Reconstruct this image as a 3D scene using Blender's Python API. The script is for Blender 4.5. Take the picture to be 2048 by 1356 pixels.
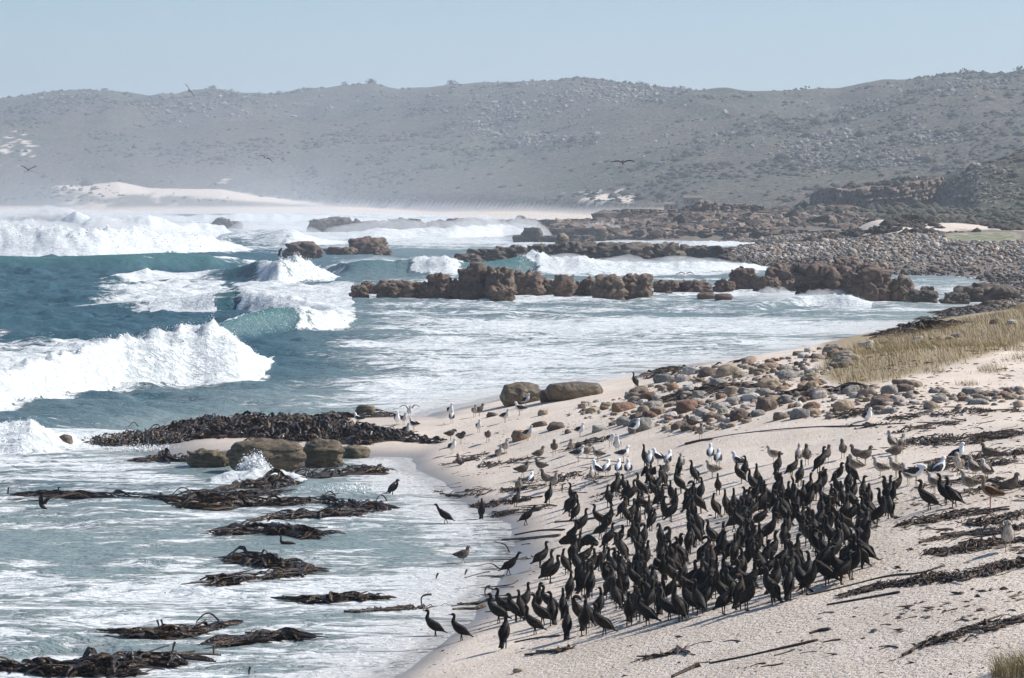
import bpy, math, random
import numpy as np
from mathutils import Matrix, Vector, Euler

for _o in list(bpy.data.objects):
    bpy.data.objects.remove(_o)
SC = bpy.context.scene
COL = SC.collection
rng = np.random.default_rng(7)
random.seed(7)

# ------------------------------------------------------------------ camera, sky, sun, exposure
FPX, HZ, EYE = 6000.0, 400.0, 10.0          # focal length in picture pixels (2048 wide), horizon row, eye height
cam_d = bpy.data.cameras.new('camera')
cam_d.sensor_fit = 'HORIZONTAL'; cam_d.sensor_width = 36.0
cam_d.lens = 36.0 * FPX / 2048.0
cam_d.shift_y = -(678.0 - HZ) / 2048.0
cam_d.clip_start = 0.5; cam_d.clip_end = 30000
cam = bpy.data.objects.new('camera', cam_d); COL.objects.link(cam)
cam.location = (0, 0, EYE); cam.rotation_euler = (math.radians(90), 0, 0)
SC.camera = cam

SUN_EL, SUN_AZ = math.radians(42), math.radians(80)      # azimuth from +Y (view direction) towards +X
world = bpy.data.worlds.new('World'); SC.world = world; world.use_nodes = True
_nt = world.node_tree
sky = _nt.nodes.new('ShaderNodeTexSky'); sky.sky_type = 'NISHITA'; sky.sun_disc = False
sky.sun_elevation = SUN_EL; sky.sun_rotation = SUN_AZ
sky.air_density = 1.0; sky.dust_density = 0.6; sky.ozone_density = 1.6; sky.altitude = 0
_bg = _nt.nodes['Background']; _bg.inputs['Strength'].default_value = 0.082
_tint = _nt.nodes.new('ShaderNodeMix'); _tint.data_type = 'RGBA'; _tint.blend_type = 'MULTIPLY'; _tint.inputs[0].default_value = 1.0
_tint.inputs[7].default_value = (.76, .93, 1.10, 1)
_nt.links.new(sky.outputs[0], _tint.inputs[6]); _nt.links.new(_tint.outputs[2], _bg.inputs['Color'])
sun_d = bpy.data.lights.new('sun', 'SUN'); sun_d.energy = 5.0; sun_d.angle = math.radians(0.53); sun_d.color = (1.0, 0.95, 0.88)
sun = bpy.data.objects.new('sun', sun_d); COL.objects.link(sun)
_ts = Vector((math.sin(SUN_AZ) * math.cos(SUN_EL), math.cos(SUN_AZ) * math.cos(SUN_EL), math.sin(SUN_EL)))
sun.rotation_euler = _ts.to_track_quat('Z', 'Y').to_euler(); sun.location = (60, 60, 80)
SC.view_settings.view_transform = 'Standard'; SC.view_settings.look = 'None'
SC.view_settings.gamma = 1; SC.view_settings.exposure = 0.40; SC.view_settings.use_curve_mapping = False
SC.cycles.use_denoising = True
SC.cycles.max_bounces = 5; SC.cycles.volume_bounces = 1; SC.cycles.adaptive_threshold = 0.02; SC.cycles.transparent_max_bounces = 12
SC.cycles.diffuse_bounces = 3; SC.cycles.glossy_bounces = 2
SC.cycles.volume_step_rate = 1.0; SC.cycles.volume_max_steps = 96

# ------------------------------------------------------------------ numpy noise
def _h2(i, j, seed):
    h = (i.astype(np.int64) * 374761393 + j.astype(np.int64) * 668265263 + seed * 1442695041) & 0xffffffff
    h = ((h ^ (h >> 13)) * 1274126177) & 0xffffffff
    h = ((h ^ (h >> 15)) * 2246822519) & 0xffffffff
    return ((h ^ (h >> 16)) & 0xffffff) / 16777215.0
def vn2(x, y, seed=0):
    x = np.asarray(x, float); y = np.asarray(y, float)
    i = np.floor(x); j = np.floor(y); u = x - i; v = y - j
    u = u * u * u * (u * (u * 6 - 15) + 10); v = v * v * v * (v * (v * 6 - 15) + 10)
    a = _h2(i, j, seed); b = _h2(i + 1, j, seed); c = _h2(i, j + 1, seed); d = _h2(i + 1, j + 1, seed)
    return (a + (b - a) * u) * (1 - v) + (c + (d - c) * u) * v
def fbm2(x, y, o=4, seed=0, g=0.5):
    s = 0; a = 1.0; t = 0
    for k in range(o):
        s = s + a * vn2(x * 2 ** k + 17.3 * k, y * 2 ** k - 9.1 * k, seed + k); t += a; a *= g
    return s / t                                       # 0..1
def vn3(x, y, z, seed=0):
    k = np.floor(z); w = z - k; w = w * w * (3 - 2 * w)
    n0 = vn2z(x, y, k, seed); n1 = vn2z(x, y, k + 1, seed)
    return n0 + (n1 - n0) * w
def vn2z(x, y, k, seed):
    i = np.floor(x); j = np.floor(y); u = x - i; v = y - j
    u = u * u * (3 - 2 * u); v = v * v * (3 - 2 * v)
    q = k * 1013
    a = _h2(i + q, j - q * 3, seed); b = _h2(i + 1 + q, j - q * 3, seed); c = _h2(i + q, j + 1 - q * 3, seed); d = _h2(i + 1 + q, j + 1 - q * 3, seed)
    return (a + (b - a) * u) * (1 - v) + (c + (d - c) * u) * v
def fbm3(p, f, o=4, seed=0, g=0.5):
    s = 0; a = 1.0; t = 0
    for k in range(o):
        q = p * (f * 2 ** k) + 11.7 * k + seed * 3.1
        s = s + a * vn3(q[:, 0], q[:, 1], q[:, 2], seed + k); t += a; a *= g
    return s / t
def sstep(a, b, x):
    t = np.clip((x - a) / (b - a), 0, 1); return t * t * (3 - 2 * t)
def tab(x, pts):
    p = np.array(pts, float); return np.interp(x, p[:, 0], p[:, 1])
def smin(a, b, k):
    h = np.clip(0.5 + 0.5 * (b - a) / k, 0, 1); return b + (a - b) * h - k * h * (1 - h)
def smax(a, b, k): return -smin(-a, -b, k)

# ------------------------------------------------------------------ mesh helpers
def mesh_np(name, V, F, smooth=True, attrs=None):
    """V (n,3), F (m,3) or (m,4) arrays -> mesh; attrs {name: (n,4) point colours}"""
    me = bpy.data.meshes.new(name)
    V = np.ascontiguousarray(V, np.float32); F = np.ascontiguousarray(F, np.int32)
    n = F.shape[1]
    me.vertices.add(len(V)); me.vertices.foreach_set('co', V.ravel())
    me.loops.add(F.size); me.loops.foreach_set('vertex_index', F.ravel())
    me.polygons.add(len(F)); me.polygons.foreach_set('loop_start', np.arange(0, F.size, n, dtype=np.int32))
    me.polygons.foreach_set('loop_total', np.full(len(F), n, np.int32))
    me.polygons.foreach_set('use_smooth', np.full(len(F), bool(smooth)))
    me.update(calc_edges=True)
    for k, a in (attrs or {}).items():
        at = me.color_attributes.new(k, 'FLOAT_COLOR', 'POINT')
        at.data.foreach_set('color', np.ascontiguousarray(a, np.float32).ravel())
    return me
def obj(name, me, m=None, parent=None, loc=None, rot=None, scale=None, kind=None, label=None, cat=None, group=None):
    o = bpy.data.objects.new(name, me); COL.objects.link(o)
    if m is not None and me is not None and not me.materials: me.materials.append(m)
    if parent is not None: o.parent = parent
    if loc is not None: o.location = loc
    if rot is not None: o.rotation_euler = rot
    if scale is not None: o.scale = (scale,) * 3 if np.isscalar(scale) else scale
    tag(o, label, cat, group, kind)
    return o
def tag(o, label=None, cat=None, group=None, kind=None):
    if label: o['label'] = label
    if cat: o['category'] = cat
    if group: o['group'] = group
    if kind: o['kind'] = kind
    return o
def grid_faces(nr, nc, keep=None):
    i = np.arange(nr - 1)[:, None] * nc + np.arange(nc - 1)[None, :]
    F = np.stack([i, i + 1, i + nc + 1, i + nc], -1)
    return F[keep] if keep is not None else F.reshape(-1, 4)
def compact(V, F, *A):
    u, inv = np.unique(F, return_inverse=True)
    return (V[u], inv.reshape(F.shape)) + tuple(a[u] for a in A)

# ------------------------------------------------------------------ material helpers
class NT:
    def __init__(s, name):
        s.m = bpy.data.materials.new(name); s.m.use_nodes = True
        s.t = s.m.node_tree; s.b = s.t.nodes['Principled BSDF']; s.out = s.t.nodes['Material Output']
    def n(s, typ, **kw):
        nd = s.t.nodes.new('ShaderNode' + typ)
        for k, v in kw.items():
            if k.startswith('_'): setattr(nd, k[1:], v)
            else:
                key = int(k[1:]) if k[0] == 'i' and k[1:].isdigit() else k.replace('__', ' ')
                s.set(nd.inputs[key], v)
        return nd
    def set(s, sock, v):
        if isinstance(v, bpy.types.NodeSocket): s.t.links.new(v, sock)
        elif isinstance(v, bpy.types.Node): s.t.links.new(v.outputs[0], sock)
        else: sock.default_value = v
    def math(s, op, a, b=0.0, c=None, clamp=False):
        nd = s.n('Math', _operation=op, i0=a, i1=b); nd.use_clamp = clamp
        if c is not None: s.set(nd.inputs[2], c)
        return nd.outputs[0]
    def mix(s, f, a, b):
        nd = s.n('Mix', _data_type='RGBA'); s.set(nd.inputs[0], f); s.set(nd.inputs[6], C4(a)); s.set(nd.inputs[7], C4(b)); return nd.outputs[2]
    def ramp(s, f, lo, hi, a=0.0, b=1.0):
        nd = s.n('MapRange', _interpolation_type='SMOOTHSTEP'); s.set(nd.inputs[0], f); s.set(nd.inputs[1], lo); s.set(nd.inputs[2], hi); s.set(nd.inputs[3], a); s.set(nd.inputs[4], b); return nd.outputs[0]
    def pos(s): return s.n('NewGeometry').outputs['Position']
    def ob(s): return s.n('TexCoord').outputs['Object']
    def rand(s): return s.n('ObjectInfo').outputs['Random']
    def noise(s, vec, scale, detail=4.0, rough=0.55, dist=0.0):
        return s.n('TexNoise', Vector=vec, Scale=scale, Detail=detail, Roughness=rough, Distortion=dist).outputs[0]
    def scl(s, vec, xyz): return s.n('VectorMath', _operation='MULTIPLY', i0=vec, i1=xyz).outputs[0]
    def attr(s, name): return s.n('Attribute', _attribute_name=name)
    def bump(s, h, strength=0.5, dist=0.1, nrm=None):
        nd = s.n('Bump', Height=h, Strength=strength, Distance=dist)
        if nrm is not None: s.set(nd.inputs['Normal'], nrm)
        return nd.outputs[0]
    def P(s, **kw):
        for k, v in kw.items(): s.set(s.b.inputs[k.replace('__', ' ')], C4(v) if isinstance(v, tuple) and len(v) == 3 else v)
        return s.m
def C4(c): return (c[0], c[1], c[2], 1.0) if isinstance(c, tuple) and len(c) == 3 else c

# ------------------------------------------------------------------ shape of the place
# shoreline x as a function of distance y (the coast runs away from the viewer and bends round two coves)
SHORE = [(15,-6.5),(45,-4.2),(62.8,-2.6),(71.4,-.75),(78,-.6),(84,-.25),(92,-.4),(100,-1.7),(110,-3.6),(122,-4.6),(132,-4.2),(141,-3.2),(150,-.6),(171,7.9),(207,22.6),
         (250,35.7),(300,50),(335,55),(375,60),(392,60),(400,52),(418,42),(444,35),(485,30),(522,26.5),(545,27),(580,38),(640,50),(700,54),(728,44),(748,12),(800,-1),(860,-5),
         (900,0),(1000,8),(1200,30),(1500,70),(2000,90)]
_k = np.array(SHORE)
RIDGE = [(-3200,330),(-1500,270),(-500,220),(0,196),(60,190),(130,181),(215,178),(270,183),(350,184),(420,173),(560,176),(690,163),(745,157),(800,165),(900,158),(1000,164),(1150,160),(1300,172),
         (1400,176),(1550,179),(1680,180),(1760,166),(1850,156),(1950,149),(2048,149),(2400,120),(4000,100)]
FRONT = [(-3200,380),(-800,262),(-300,242),(0,240),(150,248),(310,258),(420,240),(560,237),(750,259),(900,275),(1020,292),(1200,330),(1330,390),(1400,430),(4000,430)]
NEAR = [(1560,430),(1620,410),(1650,388),(1700,372),(1800,366),(1880,352),(1950,326),(2048,298),(2300,240),(4000,150)]
def shore(y): return np.interp(y, _k[:, 0], _k[:, 1])
def land(x, y):
    """height of the land or sea bed at world x, y"""
    x = np.asarray(x, float); y = np.asarray(y, float)
    px = 1024 + FPX * x / np.maximum(y, 20)
    wob = (fbm2(x / 6, y / 9, 3, 5) - .5) * np.interp(y, [40, 100, 300, 800, 2000], [1.2, 1.6, 5, 12, 40])
    s = x - shore(y) + wob
    k = np.interp(y, [25,60,95,120,150,200,300,380,450,560,650,700,745,800,900,1000,1300], [.27,.27,.27,.22,.165,.15,.10,.10,.10,.08,.06,.08,.20,.16,.1,.08,.06])
    cap = np.interp(y, [25,95,120,150,200,300,380,450,560,640,700,745,785,845,900,960,1000,1300,1600,2000], [3.4,3.4,3.3,2.9,2.6,2.2,2.4,2.6,3.0,3.0,2.0,1.8,2.4,3.5,5.2,6.3,8.0,11,11,7])
    rise = np.interp(y, [100,300,500,800,2000], [.045,.03,.03,.03,.02])
    up = smin(k * s, cap + rise * np.clip(s - cap / k, 0, 120), .6)
    z = np.where(s > 0, up, np.maximum(k * s * .55, -4))
    # low sand spit, grass dune, far dune by the boulder bank
    z = smax(z, -4 + 4.32 * (np.exp(-((y - 127) / 13) ** 4) * sstep(-20, -11, x) * sstep(1.5, -4, x)) ** .15, .12)
    z = z + 1.25 * np.exp(-((x - 27) / 8.5) ** 2 - ((y - 148) / 22) ** 2) + .5 * np.exp(-((x - 17) / 5) ** 2 - ((y - 118) / 10) ** 2)
    z = z + 2.6 * np.exp(-((x - 84) / 14) ** 2 - ((y - 600) / 45) ** 2) + 2.4 * np.exp(-((x - 72) / 5) ** 2 - ((y - 590) / 30) ** 2)
    near_n = (fbm2(x / 2.2, y / 2.6, 4, 21) - .5)
    z = z + near_n * .07 * sstep(0.1, 1.5, z) * (1 - sstep(400, 900, y)) + (fbm2(x / 9, y / 14, 3, 31) - .5) * .5 * sstep(2.2, 3.4, z) * (1 - sstep(300, 500, y))
    # plain and near hill on the right
    inl = sstep(560, 900, y) * sstep(15, 60, s)
    z = z + inl * (fbm2(x / 30, y / 60, 4, 41) - .5) * 3.0
    cz = EYE + (HZ - tab(px, NEAR)) / FPX * 1000
    h = cz * np.where(y < 1000, sstep(np.interp(px, [1850, 1960], [962, 830]), np.interp(px, [1850, 1960], [985, 1000]), y), 1 - sstep(1010, 1250, y)) * (0.88 + .24 * fbm2(x / 16, y / 30, 4, 43))
    z = np.where((px > 1560) & (y > 835) & (y < 1240), smax(z, h, 1.5 * sstep(1560, 1640, px) * sstep(835, 880, y) + .01), z)
    # hills: a front spur and the main ridge
    D0 = tab(px, [(-3000,2300),(600,2150),(1000,1800),(1400,1450),(2100,1300),(4000,1200)])
    D1 = tab(px, [(-3000,3600),(600,3400),(1100,3000),(1500,2500),(2100,2150),(4000,2000)])
    cz = EYE + (HZ - tab(px, RIDGE)) / FPX * D1
    t = (y - D0) / (D1 - D0)
    rough = (fbm2(x / 160 + 3, y / 260, 5, 51) - .5) * 42 + (np.abs(fbm2(x / 110, y / 420, 4, 57) - .5)) * -60
    zb = np.interp(t, [-.12, .08], [-5, 6]) + (cz - 6) * np.where(t < 1, sstep(-.15, 1.0, t) * .55 + .45 * np.clip(t, 0, 1), 1 - .35 * np.clip(t - 1, 0, 2.5)) + rough * np.clip(t, 0, 1) * np.clip(1.25 - t, .12, 1)
    zb = np.where(t > -.12, zb, -9)
    F0, F1 = D0 - 60, D0 + (D1 - D0) * .38
    cz = EYE + (HZ - tab(px, FRONT)) / FPX * F1
    t2 = (y - F0) / (F1 - F0)
    zf = np.interp(t2, [0, .12], [-5, 5]) + (cz - 5) * np.where(t2 < 1, np.clip(t2, 0, 1) ** .85, 1 - .9 * (t2 - 1)) + rough * .35 * np.clip(t2, 0, 1) * np.clip(1.2 - t2, .1, 1)
    zf = np.where((t2 > 0), zf, -9)
    z = smax(z, zb, 4); z = smax(z, zf, 3)
    yb = np.interp(x, [-3000, -600, -300, -150, -50, 10, 60], [1960, 1950, 1930, 1880, 1800, 1600, 1500])
    z = np.where(y > 1450, smax(z, np.clip((y - yb) * .03, -4, 5 + rise * 0), .5), z)
    # white dune field on the plain below the hills
    cz = EYE + (HZ - tab(px, [(-600,420),(60,392),(110,371),(180,369),(235,363),(300,376),(440,378),(520,392),(600,402),(1100,414),(1200,430)])) / FPX * 2130
    z = smax(z, np.where((y > 2040) & (y < 2300), 4 + (cz - 4) * np.exp(-((y - 2130) / 60) ** 2), -9), 2)
    return z
_gx, _gy = np.arange(-48, 62, .25), np.arange(24, 262, .25)
_GX, _GY = np.meshgrid(_gx, _gy)
_GZ = land(_GX.ravel(), _GY.ravel()).reshape(_GX.shape)
def landf(x, y):
    """the same land, looked up in a table where the beach is"""
    x = np.atleast_1d(np.asarray(x, float)); y = np.atleast_1d(np.asarray(y, float))
    i = (x + 48) * 4; j = (y - 24) * 4
    if i.min() < 0 or j.min() < 0 or i.max() > len(_gx) - 2 or j.max() > len(_gy) - 2: return land(x, y)
    a = i.astype(int); b = j.astype(int); u = i - a; v = j - b
    return (_GZ[b, a] * (1 - u) + _GZ[b, a + 1] * u) * (1 - v) + (_GZ[b + 1, a] * (1 - u) + _GZ[b + 1, a + 1] * u) * v
def hit(px, py, zoff=0.0, y0=26, y1=3600):
    """world point where the sight line through a picture point first meets the land"""
    lo, hi = y0, (258 if py > 690 else y1)
    for n in (420, 40, 40):
        t = np.geomspace(lo, hi, n)
        x = (px - 1024) / FPX * t; zz = EYE - (py - HZ) / FPX * t
        w = np.where(landf(x, t) + zoff >= zz)[0]
        i = int(w[0]) if len(w) else n - 1
        lo, hi = t[max(i - 1, 0)], t[i]
        if hi <= lo: break
    X = (px - 1024) / FPX * hi
    return float(X), float(hi), float(landf(X, hi)[0])
def hits(P, **kw): return [hit(a, b, **kw) for a, b in P]
def seapt(px, py, z=0.0):
    d = (EYE - z) * FPX / (py - HZ); return (px - 1024) / FPX * d, d
# ------------------------------------------------------------------ ground sheet
def fan(d0, d1, nr, nin, nout=24, amax=.62, ain=.185, rows=None):
    a = np.concatenate([np.linspace(-amax, -ain, nout, endpoint=False), np.linspace(-ain, ain, nin), np.linspace(ain, amax, nout + 1)[1:]])
    y = np.geomspace(d0, d1, nr) if rows is None else np.concatenate([np.geomspace(rows[i][0], rows[i + 1][0], rows[i][1], endpoint=False) for i in range(len(rows) - 1)] + [[d1]])
    return y[:, None] * a[None, :], np.repeat(y[:, None], len(a), 1)
def ground_sheet():
    X, Y = fan(14, 9000, 0, 250, rows=[(14,70),(60,250),(420,160),(1100,140),(1800,90),(2260,110),(3700,20),(9000,1)])
    Z = land(X.ravel(), Y.ravel()); x = X.ravel(); y = Y.ravel()
    px = 1024 + FPX * x / y; py = HZ + FPX * (EYE - Z) / y
    s = x - shore(y)
    n = fbm2(x / 25, y / 60, 5, 61); n2 = fbm2(x / 7, y / 16, 4, 67); n3 = fbm2(x / 60, y / 140, 5, 71)
    veg = sstep(600, 680, y - (n - .5) * 120) * sstep(2.6, 4.2, Z + (n2 - .5) * 3)
    # open sand: beach at the far end of the bay, dune field, blow-outs on the slopes
    def blob(cx, cy, rx, ry, thr=.5, sharp=.12):
        return np.exp(-((px - cx) / rx) ** 4 - ((py - cy) / ry) ** 4)
    sand = np.zeros_like(x); nf = fbm2(x / 6, y / 20, 5, 88, .65)
    far = (y > 1200)
    sand = np.maximum(sand, far * sstep(416, 404, py + 0 * n) * 0)
    dune = (y > 1500) * (y < 2160) * sstep(-2, 2, py - tab(px, [(60,395),(110,371),(180,369),(235,363),(300,376),(440,378),(520,392),(600,402),(1100,412)]) + (n2 - .5) * 4) * sstep(70, 130, px) * sstep(1160, 1080, px)
    front_scrub = sstep(.40, .55, n3 * .6 + n2 * .4 + .10 * sstep(384, 398, py)) * sstep(400, 392, tab(px, [(0,392),(110,375),(180,388),(210,398),(300,382),(430,398),(520,404),(1100,440)]) - py + 396)
    sand = np.maximum(sand, dune * (1 - .85 * front_scrub))
    sand = np.maximum(sand, far * sstep(.72, .84, np.exp(-((px - 28) / 62) ** 2 - ((py - 300) / 40) ** 2) * .75 + (nf - .5) * 1.7))
    sand = np.maximum(sand, far * sstep(.72, .86, np.exp(-((px - 1215) / 120) ** 2 - ((py - 394) / 18) ** 2) * 1.0 + (nf - .5) * 1.5))
    sand = np.maximum(sand, far * .8 * sstep(.80, .95, np.exp(-((px - 440) / 70) ** 2 - ((py - 362) / 16) ** 2) * .6 + (nf - .5) * 1.7))
    sand = np.maximum(sand, far * sstep(-420, -200, x) * 0)
    sand = np.maximum(sand, (y > 1500) * sstep(7, 4.5, Z))
    sand = np.maximum(sand, sstep(.30, .55, np.exp(-((x - 82) / 22) ** 4 - ((y - 578) / 30) ** 4) * (.05 + 1.3 * fbm2(x / 3.5, y / 9, 4, 77))))
    veg = np.clip(veg * (1 - sand), 0, 1)
    grassy = sstep(.45, .6, np.exp(-((px - 1960) / 90) ** 4 - ((py - 474) / 11) ** 4) * (.3 + 1.1 * n2)) * (y > 450) * (y < 800)
    peb = sstep(300, 330, y) * (1 - sstep(620, 680, y)) * (1 - sand) * (1 - grassy)
    peb = np.maximum(peb, sstep(560, 620, y) * (1 - sstep(1150, 1300, y)) * (1 - sand) * (1 - grassy))
    wet = sstep(.42, .02, Z + (n2 - .5) * .25) * (y < 420)
    A = np.stack([veg, peb, wet, grassy], -1)
    ge = tab(px, [(1600,735),(1640,752),(1700,775),(1780,762),(1860,738),(1950,718),(2048,690),(2300,640)]) + (n2 - .5) * 30
    straw = sstep(6, -14, py - ge) * sstep(1625, 1660, px) * (y > 90) * (y < 230) * (Z > 1.2)
    tramp = sstep(88, 62, y + (n - .5) * 30) * sstep(.6, 1.4, Z) + .25
    A2 = np.stack([straw, np.clip(tramp, 0, 1), straw * 0, straw * 0 + 1], -1)
    V = np.stack([x, y, Z], -1)
    nr, nc = X.shape
    me = mesh_np('ground', V, grid_faces(nr, nc), True, {'mask': A, 'mask_b': A2})
    M = NT('ground_sand_scrub')
    p = M.pos(); at = M.attr('mask'); sp = M.n('SeparateColor', Color=at.outputs['Color'])
    sp2 = M.n('SeparateColor', Color=M.attr('mask_b').outputs['Color']); straw, tramp = sp2.outputs[0], sp2.outputs[1]
    veg, peb, wet, gra = sp.outputs[0], sp.outputs[1], sp.outputs[2], at.outputs['Alpha']
    n1 = M.noise(p, .5, 5, .6); n2 = M.noise(p, 6.0, 4, .6); n3 = M.noise(p, 38.0, 2, .6)
    sandc = M.mix(M.ramp(n1, .35, .65), (.59, .495, .405), (.68, .58, .485))
    pit = M.noise(p, 11.0, 3, .6)
    sandc = M.mix(M.ramp(n3, .62, .76, 0, .4), sandc, (.22, .165, .12))
    sandc = M.mix(M.ramp(n2, .64, .72, 0, .5), sandc, (.36, .28, .22))
    sandc = M.mix(wet, sandc, (.22, .195, .172))
    v1 = M.noise(M.scl(p, (1, .5, 1)), .045, 6, .65); v2 = M.noise(M.scl(p, (1, .5, 1)), .32, 4, .65)
    vegc = M.mix(M.ramp(v1, .35, .65), (.070, .066, .036), (.120, .085, .060))
    v0 = M.noise(M.scl(p, (1, .5, 1)), .009, 4, .6); vegc = M.mix(M.ramp(v0, .42, .60), vegc, M.mix(M.ramp(v1, .4, .6), (.034, .046, .022), (.085, .086, .048)))
    vegc = M.mix(M.ramp(v2, .44, .60, 0, .9), vegc, (.018, .024, .011)); vegc = M.mix(M.ramp(M.noise(M.scl(p, (1, .5, 1)), .30, 4, .75), .50, .64, 0, .8), vegc, (.20, .155, .115))
    vegc = M.mix(M.ramp(M.noise(M.scl(p, (1, .5, 1)), .14, 6, .7), .66, .76, 0, .75), vegc, (.27, .24, .20))
    pc = M.mix(M.ramp(n2, .4, .6), (.10, .075, .055), (.24, .20, .16))
    sandc = M.mix(M.math('MULTIPLY', straw, .85), sandc, M.mix(n2, (.20, .145, .07), (.36, .27, .14)))
    c = M.mix(peb, sandc, pc); c = M.mix(M.math('MULTIPLY', gra, M.ramp(n1, .3, .6, .35, 1)), c, M.mix(n2, (.055, .075, .02), (.13, .155, .05))); c = M.mix(veg, c, vegc)
    hb = M.math('ADD', M.math('MULTIPLY', n2, .5), M.math('MULTIPLY', M.math('MULTIPLY', M.ramp(pit, .36, .56), .55), tramp))
    b1 = M.bump(hb, M.math('SUBTRACT', .9, M.math('MULTIPLY', wet, .75)), .07)
    b2 = M.bump(v2, M.math('MULTIPLY', veg, .9), 2.5, b1)
    M.P(Base__Color=c, Roughness=M.math('SUBTRACT', .95, M.math('MULTIPLY', wet, .62)), Normal=b2)
    obj('ground', me, M.m, kind='structure')
ground_sheet()

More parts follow.
